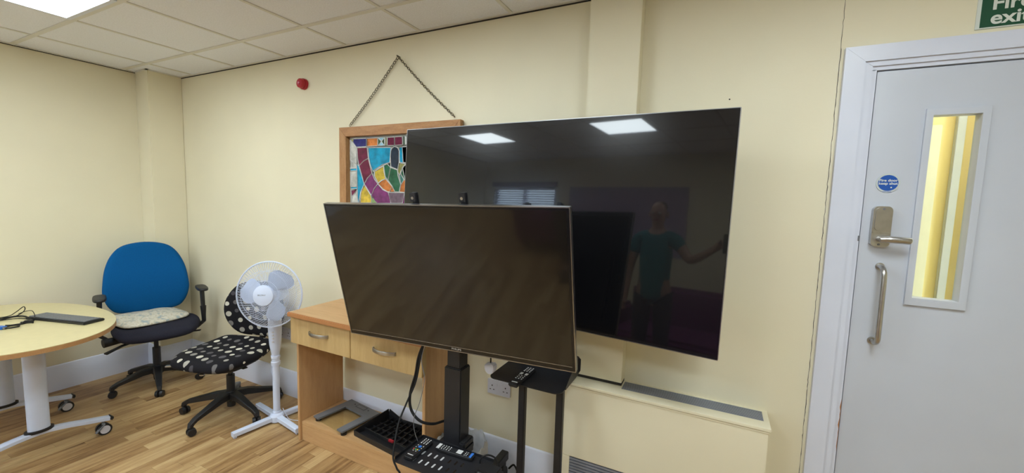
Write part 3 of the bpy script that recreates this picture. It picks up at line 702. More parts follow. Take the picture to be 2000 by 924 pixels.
lay3 = [(.2 + .3 * i, .95 - .07 * j, .007, .005, 'button') for i in range(3) for j in range(4)] + [(.22, .58, .013, .02, 'button'), (.78, .58, .013, .02, 'button')] + [(.2 + .3 * i, .46 - .08 * j, .006, .005, 'button') for i in range(3) for j in range(3)] + [(.5, .10, .028, .006, 'button')]
remote('black remote with white buttons, lying on the upper tray', (992, 747), (1010, 752), (1030, 716), UZ + .002, lay3)
# adapter and cables around the stand
bm = B(); p = WZ(948, 916, TZ + .03); box(bm, (p.x - .03, p.y - .05, TZ + .002), (p.x + .075, p.y + .035, TZ + .045), .014, seg=3); tag(obj('power_adapter', bm, 'black'), 'black box with a looped lead on the right end of the lower tray', 'adapter')
def cable(name, label, pts, rad, mat='cable', cat='cable', n=8, **k):
    o = obj(name, tube(B(), smoothpath(pts, n), rad, 8), mat); return tag(o, label, cat, **k)
y1 = 1.47
cable('power_cable', 'thick black cable looping from the smaller television down to its stand', [(-1.10, 1.47, 1.02), WY(820, 690, 1.455), WY(812, 730, y1), WY(801, 770, y1), WY(803, 800, y1), WY(820, 822, y1), WY(845, 828, 1.52), WY(868, 822, 1.60), (-1.06, 1.63, .50)], .0065)
cable('lead', 'black lead hanging from the smaller television past the lower tray edge', [(-1.12, 1.46, 1.02), WY(823, 690, 1.45), WY(812, 745, 1.44), WY(795, 785, 1.41), WY(779, 825, 1.36), WY(771, 865, 1.31), WY(768, 895, 1.285), WY(775, 915, 1.28), WY(783, 940, 1.28), (-1.10, 1.25, .10)], .0042)
cable('thin_lead', 'thin grey-black wire from the smaller television to the lower tray', [(-1.09, 1.46, 1.0), WY(824, 695, 1.45), WY(829, 740, 1.45), WY(820, 785, 1.45), WY(809, 815, 1.45), WY(809, 840, 1.45), WY(816, 862, 1.46)], .0016, 'greyplastic')
cable('adapter_lead', 'looped black lead on top of the adapter at the lower tray', [WY(938, 912, 1.47), WY(938, 898, 1.47), WY(950, 889, 1.48), WY(965, 893, 1.50), WY(972, 905, 1.50), WY(975, 930, 1.5), (-.83, 1.5, .2)], .0035)
cable('floor_lead', 'black lead bunched beside the stand base at the wall', [(-.93, 1.93, .09), (-.90, 1.93, .12), (-.88, 1.94, .07), (-.90, 1.95, .02), (-.93, 1.88, .012), (-.88, 1.82, .012)], .005)
# white plug hanging from the television
p = WY(958, 719, 1.60)
t = thing('white_plug', 'white plug adapter hanging below the smaller television', 'plug', (p.x, 1.60, p.z))
bm = B(); pg = [(-.010, .026), (.006, .026), (.014, .022), (.024, .024), (.027, .012), (.025, -.006), (.018, -.018), (.002, -.026), (-.012, -.022), (-.022, -.012), (-.027, .006), (-.024, .018)]
prism(bm, pg, mat_wall((0, .016, 0)), .032); bmesh.ops.bevel(bm, geom=list(bm.edges), offset=.004, segments=2, affect='EDGES'); obj('plug_body', bm, 'socket', t)
bm = B(); tube(bm, smoothpath([(0, 0, .024), (0, 0, .05), (.01, -.03, .12), (.03, -.05, .2)], 4), .0035, 8); obj('plug_lead', bm, 'cable', t)
# ------------------------------------------------------------------ desk
DX0, DX1, DY0, DY1 = -2.296, -1.288, 1.645, 1.985
t = thing('desk', 'light wood desk with two drawers and an open knee space, against the back wall', 'desk', (DX0, DY0, 0))
def dbox(name, lo, hi, mat, bev=.002, parent=None):
    bm = B(); box(bm, (lo[0] - DX0, lo[1] - DY0, lo[2]), (hi[0] - DX0, hi[1] - DY0, hi[2]), bev); return obj(name, bm, mat, parent or t)
top = dbox('desktop', (-2.290, 1.592, .829), (-1.262, 1.99, .852), 'beech_h')
dbox('front_edge', (-2.290, 1.580, .826), (-1.262, 1.594, .853), 'edge', .004, top)
dbox('upstand', (-2.22, 1.972, .852), (-1.29, 1.99, .905), 'beech_h')
dbox('side_panel', (DX0, DY0, 0), (DX0 + .02, DY1, .829), 'beech'); dbox('side_panel', (DX1 - .02, DY0, 0), (DX1, DY1, .829), 'beech')
dbox('drawer_box', (DX0 + .02, DY0, .67), (DX1 - .02, DY1 - .01, .82), 'beech')
dbox('shelf', (DX0 + .02, DY0 + .012, .106), (DX1 - .02, DY1, .126), 'beech_h'); dbox('plinth', (DX0 + .02, DY0 + .012, 0), (DX1 - .02, DY0 + .03, .106), 'beech_h')
for x0, x1 in ((-2.302, -1.794), (-1.790, -1.284)):
    dwr = dbox('drawer', (x0, 1.612, .652), (x1, 1.645, .818), 'oak', .002)
    cx = (x0 + x1) / 2 - DX0 + .0; y = 1.612 - DY0
    pts = [(cx - .078, y + .001, .745), (cx - .074, y - .010, .745), (cx - .04, y - .024, .745), (cx, y - .029, .745), (cx + .04, y - .024, .745), (cx + .074, y - .010, .745), (cx + .078, y + .001, .745)]
    bm = B(); beam(bm, smoothpath(pts, 4), [.006] * 25, [.020] * 25); obj('handle', bm, 'silver', dwr)
# bathroom scale on the shelf
SZ = .126
a, b, c2 = WZ(613, 812, SZ + .03), WZ(693, 777, SZ + .03), WZ(674, 845, SZ + .03)
ey = (b - a).normalized(); ex = ey.cross(Vector((0, 0, 1))); m = Matrix((ex, ey, Vector((0, 0, 1)))).transposed().to_4x4(); m.translation = Vector((a.x, a.y, SZ))
t = thing('bathroom_scale', 'glass bathroom scale with grey side bars on the desk shelf', 'scale'); t.matrix_world = m
bm = B(); box(bm, (0, 0, .014), (.31, .27, .020), .001); obj('glass_plate', bm, 'scaleglass', t)
ub = [(0, -.004), (.058, -.004), (.058, .19), (.252, .19), (.252, -.004), (.31, -.004), (.31, .275), (0, .275)]
bm = B(); prism(bm, ub, Matrix.Translation((0, 0, .021)), .011); bmesh.ops.bevel(bm, geom=list(bm.edges), offset=.003, segments=2, affect='EDGES'); obj('grey_frame', bm, 'greyplastic', t)
bm = B(); box(bm, (.105, .222, .031), (.205, .262, .0335), .001); d_ = obj('display', bm, 'greyplastic', t)
plate('display_line', rrect(.110, .226, .200, .258, .003), [rrect(.1125, .2285, .1975, .2555, .002)], .001, Matrix.Translation((0, 0, .0338)), 'black', d_)
for x in (.02, .29):
    for y in (.02, .25):
        bm = B(); cyl(bm, (x, y, 0), (x, y, .015), .018, n=16); obj('foot', bm, 'black', t)
for x in (.085, .225):
    bm = B(); cyl(bm, (x, .243, .031), (x, .243, .0335), .005, n=10); obj('button', bm, 'black', t)
# black slatted tray leaning on the shelf
A_, B_, C_, D_ = Vector((-1.86, 1.70, SZ)), Vector((-1.80, 1.93, SZ)), Vector((-1.45, 1.92, SZ)), Vector((-1.43, 1.655, SZ))
t = thing('ribbed_tray', 'black plastic ribbed tray with a red latch, on the desk shelf', 'tray', (-1.65, 1.79, SZ))
o_ = Vector((-1.65, 1.79, SZ)); q = [A_ - o_, B_ - o_, C_ - o_, D_ - o_]
def bil(s, u, z):
    p = (q[0] * (1 - s) + q[3] * s) * (1 - u) + (q[1] * (1 - s) + q[2] * s) * u
    return Vector((p.x, p.y, z))
bm = B(); lo = [bil(s, u, .002) for s, u in ((0, 0), (1, 0), (1, 1), (0, 1))]
prism(bm, [(p.x, p.y) for p in lo], Matrix.Translation((0, 0, .001)), .006); obj('base', bm, 'black', t)
bm = B()
def wall_(s0, u0, s1, u1, h0, h1):
    P0, P1 = bil(s0, u0, .006 + h0 / 2), bil(s1, u1, .006 + h1 / 2); beam(bm, [P0, P1], [.006, .006], [h0, h1])
wall_(0, 0, 0, 1, .03, .075); wall_(0, 1, .35, 1, .075, .03); wall_(.35, 1, 1, 1, .035, .045); wall_(1, 0, 1, 1, .03, .045); wall_(0, 0, 1, 0, .028, .028); obj('rim', bm, 'black', t)
for k in range(1, 9):
    bm = B(); wall_(k / 9, .28, k / 9, .98, .018, .026); obj('rib', bm, 'black', t)
for k in range(4):
    bm = B(); wall_(.03, .3 + .2 * k, .97, .3 + .2 * k, .016, .016); obj('rib', bm, 'black', t)
bm = B(); wall_(.0, .28, 1, .22, .024, .024); obj('cross_rail', bm, 'black', t)
bm = B(); p = bil(.62, .22, .032); box(bm, (p.x - .022, p.y - .008, .026), (p.x + .015, p.y + .008, .040), .003); obj('latch', bm, 'paint_red', t)
# ------------------------------------------------------------------ waste bin with a liner
t = thing('waste_bin', 'waste bin lined with a crumpled translucent bag, behind the stand column', 'bin', (-1.140, 1.775, 0))
bm = B(); lathe(bm, [(0, .0), (.10, .0), (.105, .01), (.128, .245), (.124, .245), (.100, .012), (0, .012)], n=40); obj('bin_body', bm, 'liner', t)
bm = B(); random.seed(9); n = 72; rows = []
for j, (rr, z) in enumerate([(.118, .17), (.122, .24), (.127, .265), (.131, .272), (.135, .26), (.136, .22), (.134, .17), (.131, .11)]):
    rows.append([bm.verts.new(((rr + .006 * math.sin(i * .9 + j * .8) * (0.3 + (j > 1)) + random.uniform(-.003, .003)) * math.cos(2 * PI * i / n), (rr + .004 * math.sin(i * 1.3 + j)) * math.sin(2 * PI * i / n),
                  z + .010 * math.sin(i * .55) + .006 * math.sin(i * 1.7 + j) + random.uniform(-.003, .003))) for i in range(n)])
for a, b in zip(rows, rows[1:]):
    for i in range(n): bm.faces.new((a[i], a[(i + 1) % n], b[(i + 1) % n], b[i]))
obj('bag_liner', bm, 'liner', t, angle=1.2)
# ------------------------------------------------------------------ oval table
TC = Vector((-3.775, .800, 0)); TT = .730
t = thing('meeting_table', 'oval pale laminate table on wheeled grey T-shaped legs at the left wall', 'table', TC)
bm = B(); prism(bm, sup(.686, .444, 96, 2.12), Matrix.Translation((0, 0, TT - .003)), .003); obj('tabletop', bm, 'laminate', t)
bm = B(); prism(bm, sup(.687, .445, 96, 2.12), Matrix.Translation((0, 0, TT - .027)), .024); obj('edge_band', bm, 'tabedge', t)
for i, cx in enumerate((.325, -.255)):
    bm = B(); ov = sup(.030, .046, 28, 2.0)
    prism(bm, ov, Matrix.Translation((cx, .03, .150)), TT - .178); lg = obj('leg', bm, 'tablewhite', t, angle=.7)
    bm = B(); prism(bm, sup(.037, .060, 28, 2.0), Matrix.Translation((cx, .03, .146)), .016); obj('collar', bm, 'black', lg)
    bm = B(); box(bm, (cx - .04, -.2, TT - .045), (cx + .04, .26, TT - .028), .003); obj('bracket', bm, 'tablewhite', t)
    arc = [(cx + .03, -.30, .090), (cx + .022, -.22, .108), (cx + .012, -.10, .132), (cx, .03, .140), (cx + .006, .13, .130), (cx + .018, .23, .110), (cx + .028, .325, .092)]
    bm = B(); sp = smoothpath(arc, 4); beam(bm, sp, [.050] * len(sp), [.024] * len(sp)); ft = obj('foot', bm, 'tablewhite', t)
    for k in (0, -1):
        p = Vector(arc[k]); s = -1 if k == 0 else 1
        bm = B(); box(bm, (p.x - .027, min(p.y, p.y + s * .016), p.z - .014), (p.x + .027, max(p.y, p.y + s * .016), p.z + .013), .006); obj('end_cap', bm, 'black', ft)
        c = t
        for dx in (-.016, .012):
            bm = B(); q_ = Vector((p.x + dx - .02 * 0, p.y - s * .03, .035)); cyl(bm, q_, q_ + Vector((.016, 0, 0)), .035, n=24); w_ = obj('caster', bm, 'black', t)
            bm = B(); xx = q_.x + (.0165 if dx > 0 else -.002); cyl(bm, (xx, q_.y, q_.z), (xx + .002, q_.y, q_.z), .025, n=24); obj('wheel_disc', bm, 'socket', w_)
        bm = B(); cyl(bm, (p.x + .005, p.y - s * .03, .06), (p.x + .005, p.y - s * .03, p.z - .008), .008, n=10); beam(bm, [(p.x + .03, p.y - s * .075, .03), (p.x + .028, p.y - s * .05, .055), (p.x + .02, p.y - s * .03, .072)], [.02] * 3, [.006] * 3); obj('caster_fork', bm, 'greyplastic', t)
# keyboard
kz = TT
a, b, c2, d2 = WZ(51, 618, kz + .02), WZ(165, 630, kz + .02), WZ(92, 609, kz + .02), WZ(204, 619.5, kz + .02)
ex = ((b - a) + (d2 - c2)).normalized(); ey = Vector((0, 0, 1)).cross(ex); cen = (a + b + c2 + d2) / 4
m = Matrix((ex, ey, Vector((0, 0, 1)))).transposed().to_4x4(); m.translation = Vector((cen.x, cen.y, kz))
KW, KD = ((b - a).length + (d2 - c2).length) / 4, ((c2 - a).length + (d2 - b).length) / 4
KD = min(KD, .085)
t = thing('keyboard', 'black computer keyboard on the oval table', 'keyboard'); t.matrix_world = m
bm = B(); box(bm, (-KW, -KD, .0005), (KW, KD, .016), .004); obj('keyboard_body', bm, 'black', t)
bm = B()
for rI in range(6):
    n = 19
    for k in range(n):
        if rI == 0 and 4 <= k <= 8: continue
        x = -KW + .012 + (2 * KW - .024) * k / n; y = -KD + .012 + rI * (2 * KD - .024) / 6
        box(bm, (x, y, .015), (x + (2 * KW - .024) / n * .86, y + (2 * KD - .024) / 6 * .86, .021))
    if rI == 0: box(bm, (-KW + .012 + (2 * KW - .024) * 4 / n, -KD + .012, .015), (-KW + .012 + (2 * KW - .024) * 9 / n - .003, -KD + .012 + (2 * KD - .024) / 6 * .86, .021))
obj('key_rows', bm, 'greyplastic', t, smooth=False)
# tangle of cables on the table, by the keyboard
def tz(u, v, h=.005): return WZ(u, v, TT + h)
cable('table_cable', 'thick black monitor cable along the left end of the table', [tz(-30, 628), tz(0, 623), tz(30, 618), tz(48, 618, .012), tz(60, 624), tz(64, 630)], .005)
cable('table_cable', 'black cable lying beside the blue connector on the table', [tz(-30, 646), tz(0, 641), tz(20, 636), tz(45, 632), tz(58, 628), tz(66, 626)], .005)
cable('table_cable', 'thin black lead arching up over the table cables', [tz(-20, 622), tz(15, 618), tz(32, 609, .02), tz(46, 599, .04), tz(48, 606, .02), tz(34, 616, .006), tz(0, 626)], .0025)
cable('table_cable', 'thin lead curling onto the corner of the keyboard', [tz(36, 613, .006), tz(50, 608, .012), tz(62, 607, .025), tz(67, 613, .026), tz(68, 618, .024)], .0022)
cable('table_cable', 'thin black lead looping below the thick cables on the table', [tz(-30, 632), tz(8, 625), tz(40, 622), tz(60, 624), tz(75, 624), tz(82, 621)], .0025)
t = thing('video_connector', 'blue video connector plug at the left edge on the table', 'connector', tz(2, 643, 0), rz=.35)
bm = B(); box(bm, (-.022, -.016, .001), (.022, .016, .017), .003); obj('plug_shell', bm, 'btn_b', t)
bm = B(); box(bm, (.021, -.009, .004), (.034, .009, .014), .001); obj('metal_tip', bm, 'silver', t)
bm = B(); tube(bm, smoothpath([(.034, 0, .008), (.055, .012, .008), (.06, .04, .008), (.03, .055, .008), (-.03, .04, .008)], 5), .004, 8); obj('connector_lead', bm, 'cable', t)
t = thing('video_connector', 'black moulded plug with metal tip beside the keyboard on the table', 'connector', tz(56, 631, 0), rz=1.1)
bm = B(); box(bm, (-.02, -.014, .001), (.02, .014, .018), .004); obj('plug_shell', bm, 'black', t)
bm = B(); box(bm, (-.032, -.008, .004), (-.019, .008, .014), .001); obj('metal_tip', bm, 'silver', t)
# ------------------------------------------------------------------ office chairs
def star_base(t, cx, cy, a0, R, lift_top, hubz=.115):
    for k in range(5):
        a = math.radians(a0 + 72 * k); dx, dy = math.cos(a), math.sin(a)
        bm = B(); beam(bm, [(cx + dx * .02, cy + dy * .02, hubz + .02), (cx + dx * .10, cy + dy * .10, hubz + .015), (cx + dx * (R - .03), cy + dy * (R - .03), .092), (cx + dx * R, cy + dy * R, .075), (cx + dx * (R + .006), cy + dy * (R + .006), .055)],
                       [.062, .050, .036, .030, .024], [.052, .046, .028, .030, .026]); lg = obj('base_leg', bm, 'black', t)
        px, py = cx + dx * R, cy + dy * R; sx, sy = math.cos(a + 1.1), math.sin(a + 1.1)
        bm = B()
        for s in (-1, 1):
            p0 = Vector((px + sx * s * .006, py + sy * s * .006, .0265)); p1 = Vector((px + sx * s * .024, py + sy * s * .024, .0265)); cyl(bm, p0, p1, .0262, .023, 20)
        cyl(bm, (px, py, .02), (px, py, .062), .008, n=10); obj('caster', bm, 'black', lg)
    bm = B(); lathe(bm, [(0, .05), (.026, .05), (.028, .09), (.040, .10), (.040, .155), (.032, .165), (0, .165)], Matrix.Translation((cx, cy, 0)), 24)
    obj('hub', bm, 'black', t, angle=.5)
    bm = B(); lathe(bm, [(0, .16), (.026, .16), (.026, lift_top - .13), (.0255, lift_top - .12), (.015, lift_top - .12), (.015, lift_top), (0, lift_top)], Matrix.Translation((cx, cy, 0)), 20); obj('gas_lift', bm, 'black', t, angle=.5)
def curve_outline(pts, n=5): return [(p.x, p.y) for p in smoothpath([(x, y, 0) for x, y in pts], n, True)]
# the blue one
RZ = math.radians(72)
t = thing('office_chair', 'blue backed office chair with a charcoal seat and armrests, in the corner', 'chair', (-3.945, 1.605, 0), RZ)
star_base(t, 0, 0, -93 - 72, .275, .43)
bm = B(); pad(bm, curve_outline([(-.16, -.235), (.17, -.235), (.26, -.15), (.285, 0), (.265, .15), (.17, .215), (-.15, .215), (-.235, .15), (-.255, 0), (-.235, -.15)]), .036, .045,
              lambda x, y, z: Vector((x, y, .472 + z - (max(0, -y - .10) ** 2) * 1.2 + .15 * x * x)), .006); obj('seat', bm, 'charcoal', t, angle=1.3)
hw_ = [(-.17, 0), (0, -.012), (.17, 0), (.232, .05), (.264, .14), (.264, .22), (.245, .34), (.20, .44), (.13, .50), (0, .522), (-.13, .50), (-.20, .44), (-.245, .34), (-.264, .22), (-.264, .14), (-.232, .05)]
bm = B(); pad(bm, curve_outline(hw_), .030, .035, lambda x, y, z: Vector((x - .02, .215 - z + .16 * y - .45 * x * x - .04 * math.sin(min(y, .4) * 7), .575 + y * 1.07)), .012); obj('backrest', bm, 'blue', t, angle=1.3)
bm = B(); box(bm, (-.09, -.12, .405), (.09, .12, .436), .008); beam(bm, [(0, .10, .42), (0, .27, .43), (0, .325, .52), (0, .335, .80)], [.06, .06, .05, .05], [.02] * 4); obj('mechanism', bm, 'black', t)
for s in (-1, 1):
    bm = B(); beam(bm, [(s * .10, 0, .425), (s * .27, -.01, .43), (s * .312, -.015, .47), (s * .310, -.02, .60)], [.05, .05, .045, .040], [.02, .02, .028, .024]); beam(bm, [(s * .310, -.02, .56), (s * .305, -.022, .745)], [.032, .032], [.020, .024])
    ar = obj('armrest', bm, 'black', t)
    bm = B(); pad(bm, [(p[0], p[1]) for p in sup(.038, .115, 32, 3)], .011, .012, lambda x, y, z, s=s: Vector((s * .303 + x, -.03 + y, .757 + z))); obj('arm_pad', bm, 'black', ar, angle=1.2)
bm = B(); beam(bm, [(-.08, -.06, .415), (-.20, -.12, .40), (-.29, -.17, .375)], [.02, .024, .034], [.012] * 3); obj('lever', bm, 'black', t)
bm = B(); beam(bm, [(.08, -.06, .42), (.20, -.10, .42), (.27, -.13, .425)], [.016, .02, .03], [.008] * 3); obj('lever', bm, 'black', t)
bm = B(); cyl(bm, (-.20, -.02, .425), (-.30, -.05, .42), .028, .032, 16); obj('arm_knob', bm, 'black', t)
# cushion on its seat
bm = B(); random.seed(2)
pad(bm, [(p[0], p[1]) for p in sup(.175, .225, 48, 5)], .024, .05, lambda x, y, z: Vector((x + .012 * math.sin(y * 9), y, .545 - .10 * x + z * (1 - .3 * (x / .16) ** 2) + .006 * math.sin(x * 30 + 1) * math.cos(y * 21))), .012)
o = obj('cushion', bm, 'cushion', None, angle=1.3, loc=(-4.03, 1.60, .0)); o.rotation_euler = (0, 0, .12); tag(o, 'flat cream patterned cushion on the charcoal seat of the blue chair', 'cushion')
# the spotted one
RZ2 = math.radians(16)
t = thing('office_chair', 'small armless office chair in black fabric with white and grey dots', 'chair', (-3.005, 1.640, 0), RZ2)
star_base(t, 0, 0, -74 - 16, .305, .40)
bm = B(); pad(bm, curve_outline([(-.15, -.27), (.15, -.27), (.235, -.20), (.262, -.04), (.235, .12), (.16, .19), (-.16, .19), (-.235, .12), (-.262, -.04), (-.235, -.20)]), .034, .045,
              lambda x, y, z: Vector((x - .005, y, .440 + z - (max(0, -y - .15) ** 2) * 1.0 + .06 * x * x + .9 * max(0, y) ** 2)), .003); obj('seat', bm, 'dots_seat', t, angle=1.3)
bm = B(); pad(bm, curve_outline([(-.19, -.22), (.19, -.22), (.24, -.06), (.18, .12), (-.18, .12), (-.24, -.06)]), .016, .02, lambda x, y, z: Vector((x * .92 - .02, y * .92, .398 + z))); obj('seat_shell', bm, 'black', t, angle=1.2)
bm = B(); pad(bm, curve_outline([(-.13, 0), (0, -.01), (.13, 0), (.205, .07), (.235, .17), (.21, .27), (.14, .345), (0, .37), (-.14, .345), (-.21, .27), (-.235, .17), (-.205, .07)]), .026, .035,
              lambda x, y, z: Vector((x * 1.08 + .02, .250 - z + .05 * y - 1.1 * x * x, .495 + y * 1.10)), .004); obj('backrest', bm, 'dots_back', t, angle=1.3)
bm = B(); box(bm, (-.08, -.10, .372), (.08, .11, .40), .006); beam(bm, [(0, .08, .385), (0, .24, .395), (.01, .30, .47), (.015, .305, .66)], [.05] * 4, [.018] * 4); obj('mechanism', bm, 'black', t)
bm = B(); beam(bm, [(.06, -.03, .383), (.15, -.07, .380), (.21, -.09, .383)], [.025, .045, .03], [.008] * 3); obj('lever', bm, 'black', t)
bm = B(); beam(bm, [(-.05, -.08, .385), (-.02, -.17, .372), (0, -.22, .365)], [.016, .03, .024], [.008] * 3); tag(obj('lever', bm, 'silver', t), 'silver lever paddle')
bm = B(); beam(bm, [(-.20, -.15, .40), (-.27, -.19, .39), (-.30, -.20, .388)], [.016, .03, .024], [.010] * 3); tag(obj('lever', bm, 'silver', t), 'silver lever paddle')
# ------------------------------------------------------------------ pedestal fan
FX, FY = -2.622, 1.722
t = thing('pedestal_fan', 'white pedestal fan on a cross base between the dotted chair and the desk', 'fan', (FX, FY, 0))
for k, L in ((-98, .285), (172, .285), (82, .245), (-8, .285)):
    a = math.radians(k); bm = B(); dx, dy = math.cos(a), math.sin(a)
    beam(bm, [(dx * .02, dy * .02, .030), (dx * (L - .01), dy * (L - .01), .027)], [.040, .036], [.034, .030]); box(bm, (-.008, -.008, 0), (.008, .008, .014), 0, Matrix.Translation((dx * (L - .025), dy * (L - .025), 0))); obj('base_arm', bm, 'fanwhite', t)
bm = B(); lathe(bm, [(0, .008), (.045, .008), (.047, .045), (.040, .056), (.028, .062), (.026, .075), (0, .075)], n=28); obj('base_hub', bm, 'fanwhite', t, angle=.5)
bm = B(); cyl(bm, (0, 0, .06), (0, 0, .455), .0215, n=24); obj('pole', bm, 'fanwhite', t)
bm = B(); lathe(bm, [(0, .40), (.027, .40), (.029, .41), (.029, .425), (.025, .43), (.025, .448), (.028, .452), (.028, .468), (0, .468)], n=24); obj('collar', bm, 'fanwhite', t, angle=.5)
g = Vector((.441, -.893, .092)).normalized()
mc = frame_at((0, 0, 0), (0, 0, 1), (g.x, g.y, 0))
bm = B(); lathe(bm, [(0, .462), (.022, .462), (.028, .50), (.036, .55), (.040, .62), (.042, .68), (.040, .72), (.030, .76), (0, .77)], mc, 28, (1, 1)); obj('control_body', bm, 'fanwhite', t, angle=.7)
gh = Vector((g.x, g.y, 0)).normalized(); sd = Vector((-gh.y, gh.x, 0))
for i in range(4):
    z = .575 + .022 * i; bm = B(); p = gh * .036 + Vector((0, 0, z)) + sd * .008; cyl(bm, p, p + gh * .007, .007, .006, 12); obj('button', bm, 'socket', t)
hc = WY(526, 575, 1.65) - Vector((FX, FY, 0))                      # centre of the guard rim
mh = frame_at(hc, g, (0, 0, 1)); mh2 = mh
bm = B(); lathe(bm, [(0, -.13), (.035, -.13), (.055, -.12), (.060, -.05), (.055, -.03), (0, -.03)], mh, 28); cyl(bm, mh @ Vector((0, 0, -.08)), (0, 0, .74), .022, .026, 16); obj('motor_housing', bm, 'fanwhite', t, angle=.6)
RG = .213
bm = B(); ringp = [mh @ Vector((RG * math.cos(2 * PI * i / 72), RG * math.sin(2 * PI * i / 72), 0)) for i in range(72)]; tube(bm, ringp, .0048, 8, True); obj('guard_rim', bm, 'fanwhite', t)
def guard(name, n, depth, r0, tw, wr):
    bm = B()
    for k in range(n):
        a0 = 2 * PI * k / n; pts = []
        for j in range(7):
            s = j / 6; rr = r0 + (RG - r0) * s; z = depth * math.sqrt(max(0, 1 - s ** 2.4)); a = a0 + tw * s
            pts.append(mh @ Vector((rr * math.cos(a), rr * math.sin(a), z)))
        tube(bm, pts, wr, 4)
    for rr in (.095, .155):
        s = (rr - r0) / (RG - r0); z = depth * math.sqrt(max(0, 1 - s ** 2.4)); tube(bm, [mh @ Vector((rr * math.cos(2 * PI * i / 48), rr * math.sin(2 * PI * i / 48), z)) for i in range(48)], wr, 4, True)
    obj(name, bm, 'fanwhite', t)
guard('front_guard', 96, .062, .060, .45, .00105); guard('rear_guard', 72, -.050, .055, -.5, .00105)
for a in (88, 208, -32):
    bm = B(); rows = []
    for j, (rr, ha, off) in enumerate([(.030, 26, 0), (.055, 30, 0), (.085, 35, -2), (.115, 36, -4), (.140, 34, -6), (.160, 28, -8), (.174, 18, -9), (.180, 6, -9)]):
        row = []
        for k in range(9):
            s = -1 + k / 4; th = math.radians(a + off + ha * s); row.append(bm.verts.new(mh @ Vector((rr * math.cos(th), rr * math.sin(th), .018 * s * math.sin(min(1, rr / .08) * PI / 2) + .004 * (1 - s * s)))))
        rows.append(row)
    for p_, q_ in zip(rows, rows[1:]):
        for k in range(8): bm.faces.new((p_[k], p_[k + 1], q_[k + 1], q_[k]))
    ret = bmesh.ops.solidify(bm, geom=list(bm.faces), thickness=.002); obj('blade', bm, 'fanwhite', t, angle=1.2)
bm = B(); lathe(bm, [(0, -.02), (.038, -.02), (.040, .02), (.030, .028), (0, .030)], mh, 28); obj('blade_hub', bm, 'fanwhite', t, angle=.5)
bm = B(); lathe(bm, [(0, .050), (.066, .050), (.067, .062), (.064, .070), (.050, .074), (0, .076)], mh, 40); hb = obj('front_badge', bm, 'fanwhite', t, angle=.5)
mt = Matrix((Vector((.895, .445, .0294)), -Vector(RC[1]), g)).transposed().to_4x4(); mt.translation = mh @ Vector((0, 0, .0762))
text('lettering', 'BELDRAY', .0125, mt @ Matrix.Translation((-.004, .004, 0)), 'greyplastic', hb, .0002, False, 1.0)
cable('fan_lead', 'white lead hanging from the fan pole down to the floor', [Vector((FX, FY, 0)) + v for v in (Vector((-.026, -.01, .40)), Vector((-.034, -.01, .36)), Vector((-.030, 0, .30)), Vector((-.024, .01, .24)))], .0022, 'fanwhite')
cable('fan_lead', 'white lead curling from the fan base along the floor to the wall', [Vector((FX, FY, 0)) + v for v in (Vector((.035, .02, .09)), Vector((.05, .03, .05)), Vector((.08, .04, .012)), Vector((.16, .08, .004)), Vector((.28, .14, .004)), Vector((.30, .24, .004)))], .0022, 'fanwhite')
# ------------------------------------------------------------------ stained glass picture
PYF = 1.962
TL, TR = WY(662, 251, PYF), WY(899, 231, PYF)
px0, px1, pz1 = TL.x, TR.x, (TL.z + TR.z) / 2; pz0 = pz1 - .93; rw = .060
pic = thing('stained_glass_picture', 'stained glass panel in a wooden frame hanging from a chain behind the large television', 'picture', ((px0 + px1) / 2, YB, pz0))
def pl(x, z): return (x - (px0 + px1) / 2, z - pz0)
wp = mat_wall((0, PYF + .038 - YB, 0))
def rail(pts, mt): bm = B(); prism(bm, [pl(*p) for p in pts], wp, .038); bmesh.ops.bevel(bm, geom=list(bm.edges), offset=.0015, segments=1, affect='EDGES'); obj('frame_rail', bm, mt, pic)
rail([(px0, pz1), (px0 + rw, pz1 - rw), (px1 - rw, pz1 - rw), (px1, pz1)], 'frame'); rail([(px0, pz0), (px1, pz0), (px1 - rw, pz0 + rw), (px0 + rw, pz0 + rw)], 'frame')
rail([(px0, pz0), (px0 + rw, pz0 + rw), (px0 + rw, pz1 - rw), (px0, pz1)], 'frame_v'); rail([(px1, pz1), (px1 - rw, pz1 - rw), (px1 - rw, pz0 + rw), (px1, pz0)], 'frame_v')
bm = B(); box(bm, (px0 + .02 - (px0 + px1) / 2, -.010, .02), (px1 - .02 - (px0 + px1) / 2, -.006, .91)); obj('backing_board', bm, 'signwhite', pic)
SG = {}
for k, c in dict(white=(.58, .58, .54), deepblue=(.025, .03, .20), orange=(.62, .20, .05), ltblue=(.35, .62, .75), maroon=(.16, .012, .055), purple=(.22, .03, .17), sky=(.0, .33, .56), navy=(.015, .03, .06),
                 yellow=(.70, .50, .06), green=(.02, .14, .07), olive=(.34, .32, .12), teal=(.05, .20, .17), mauve=(.20, .13, .18), dkgreen=(.04, .09, .05), lime=(.30, .45, .18)).items():
    M['g_' + k] = stain('stained_glass_' + k, c)
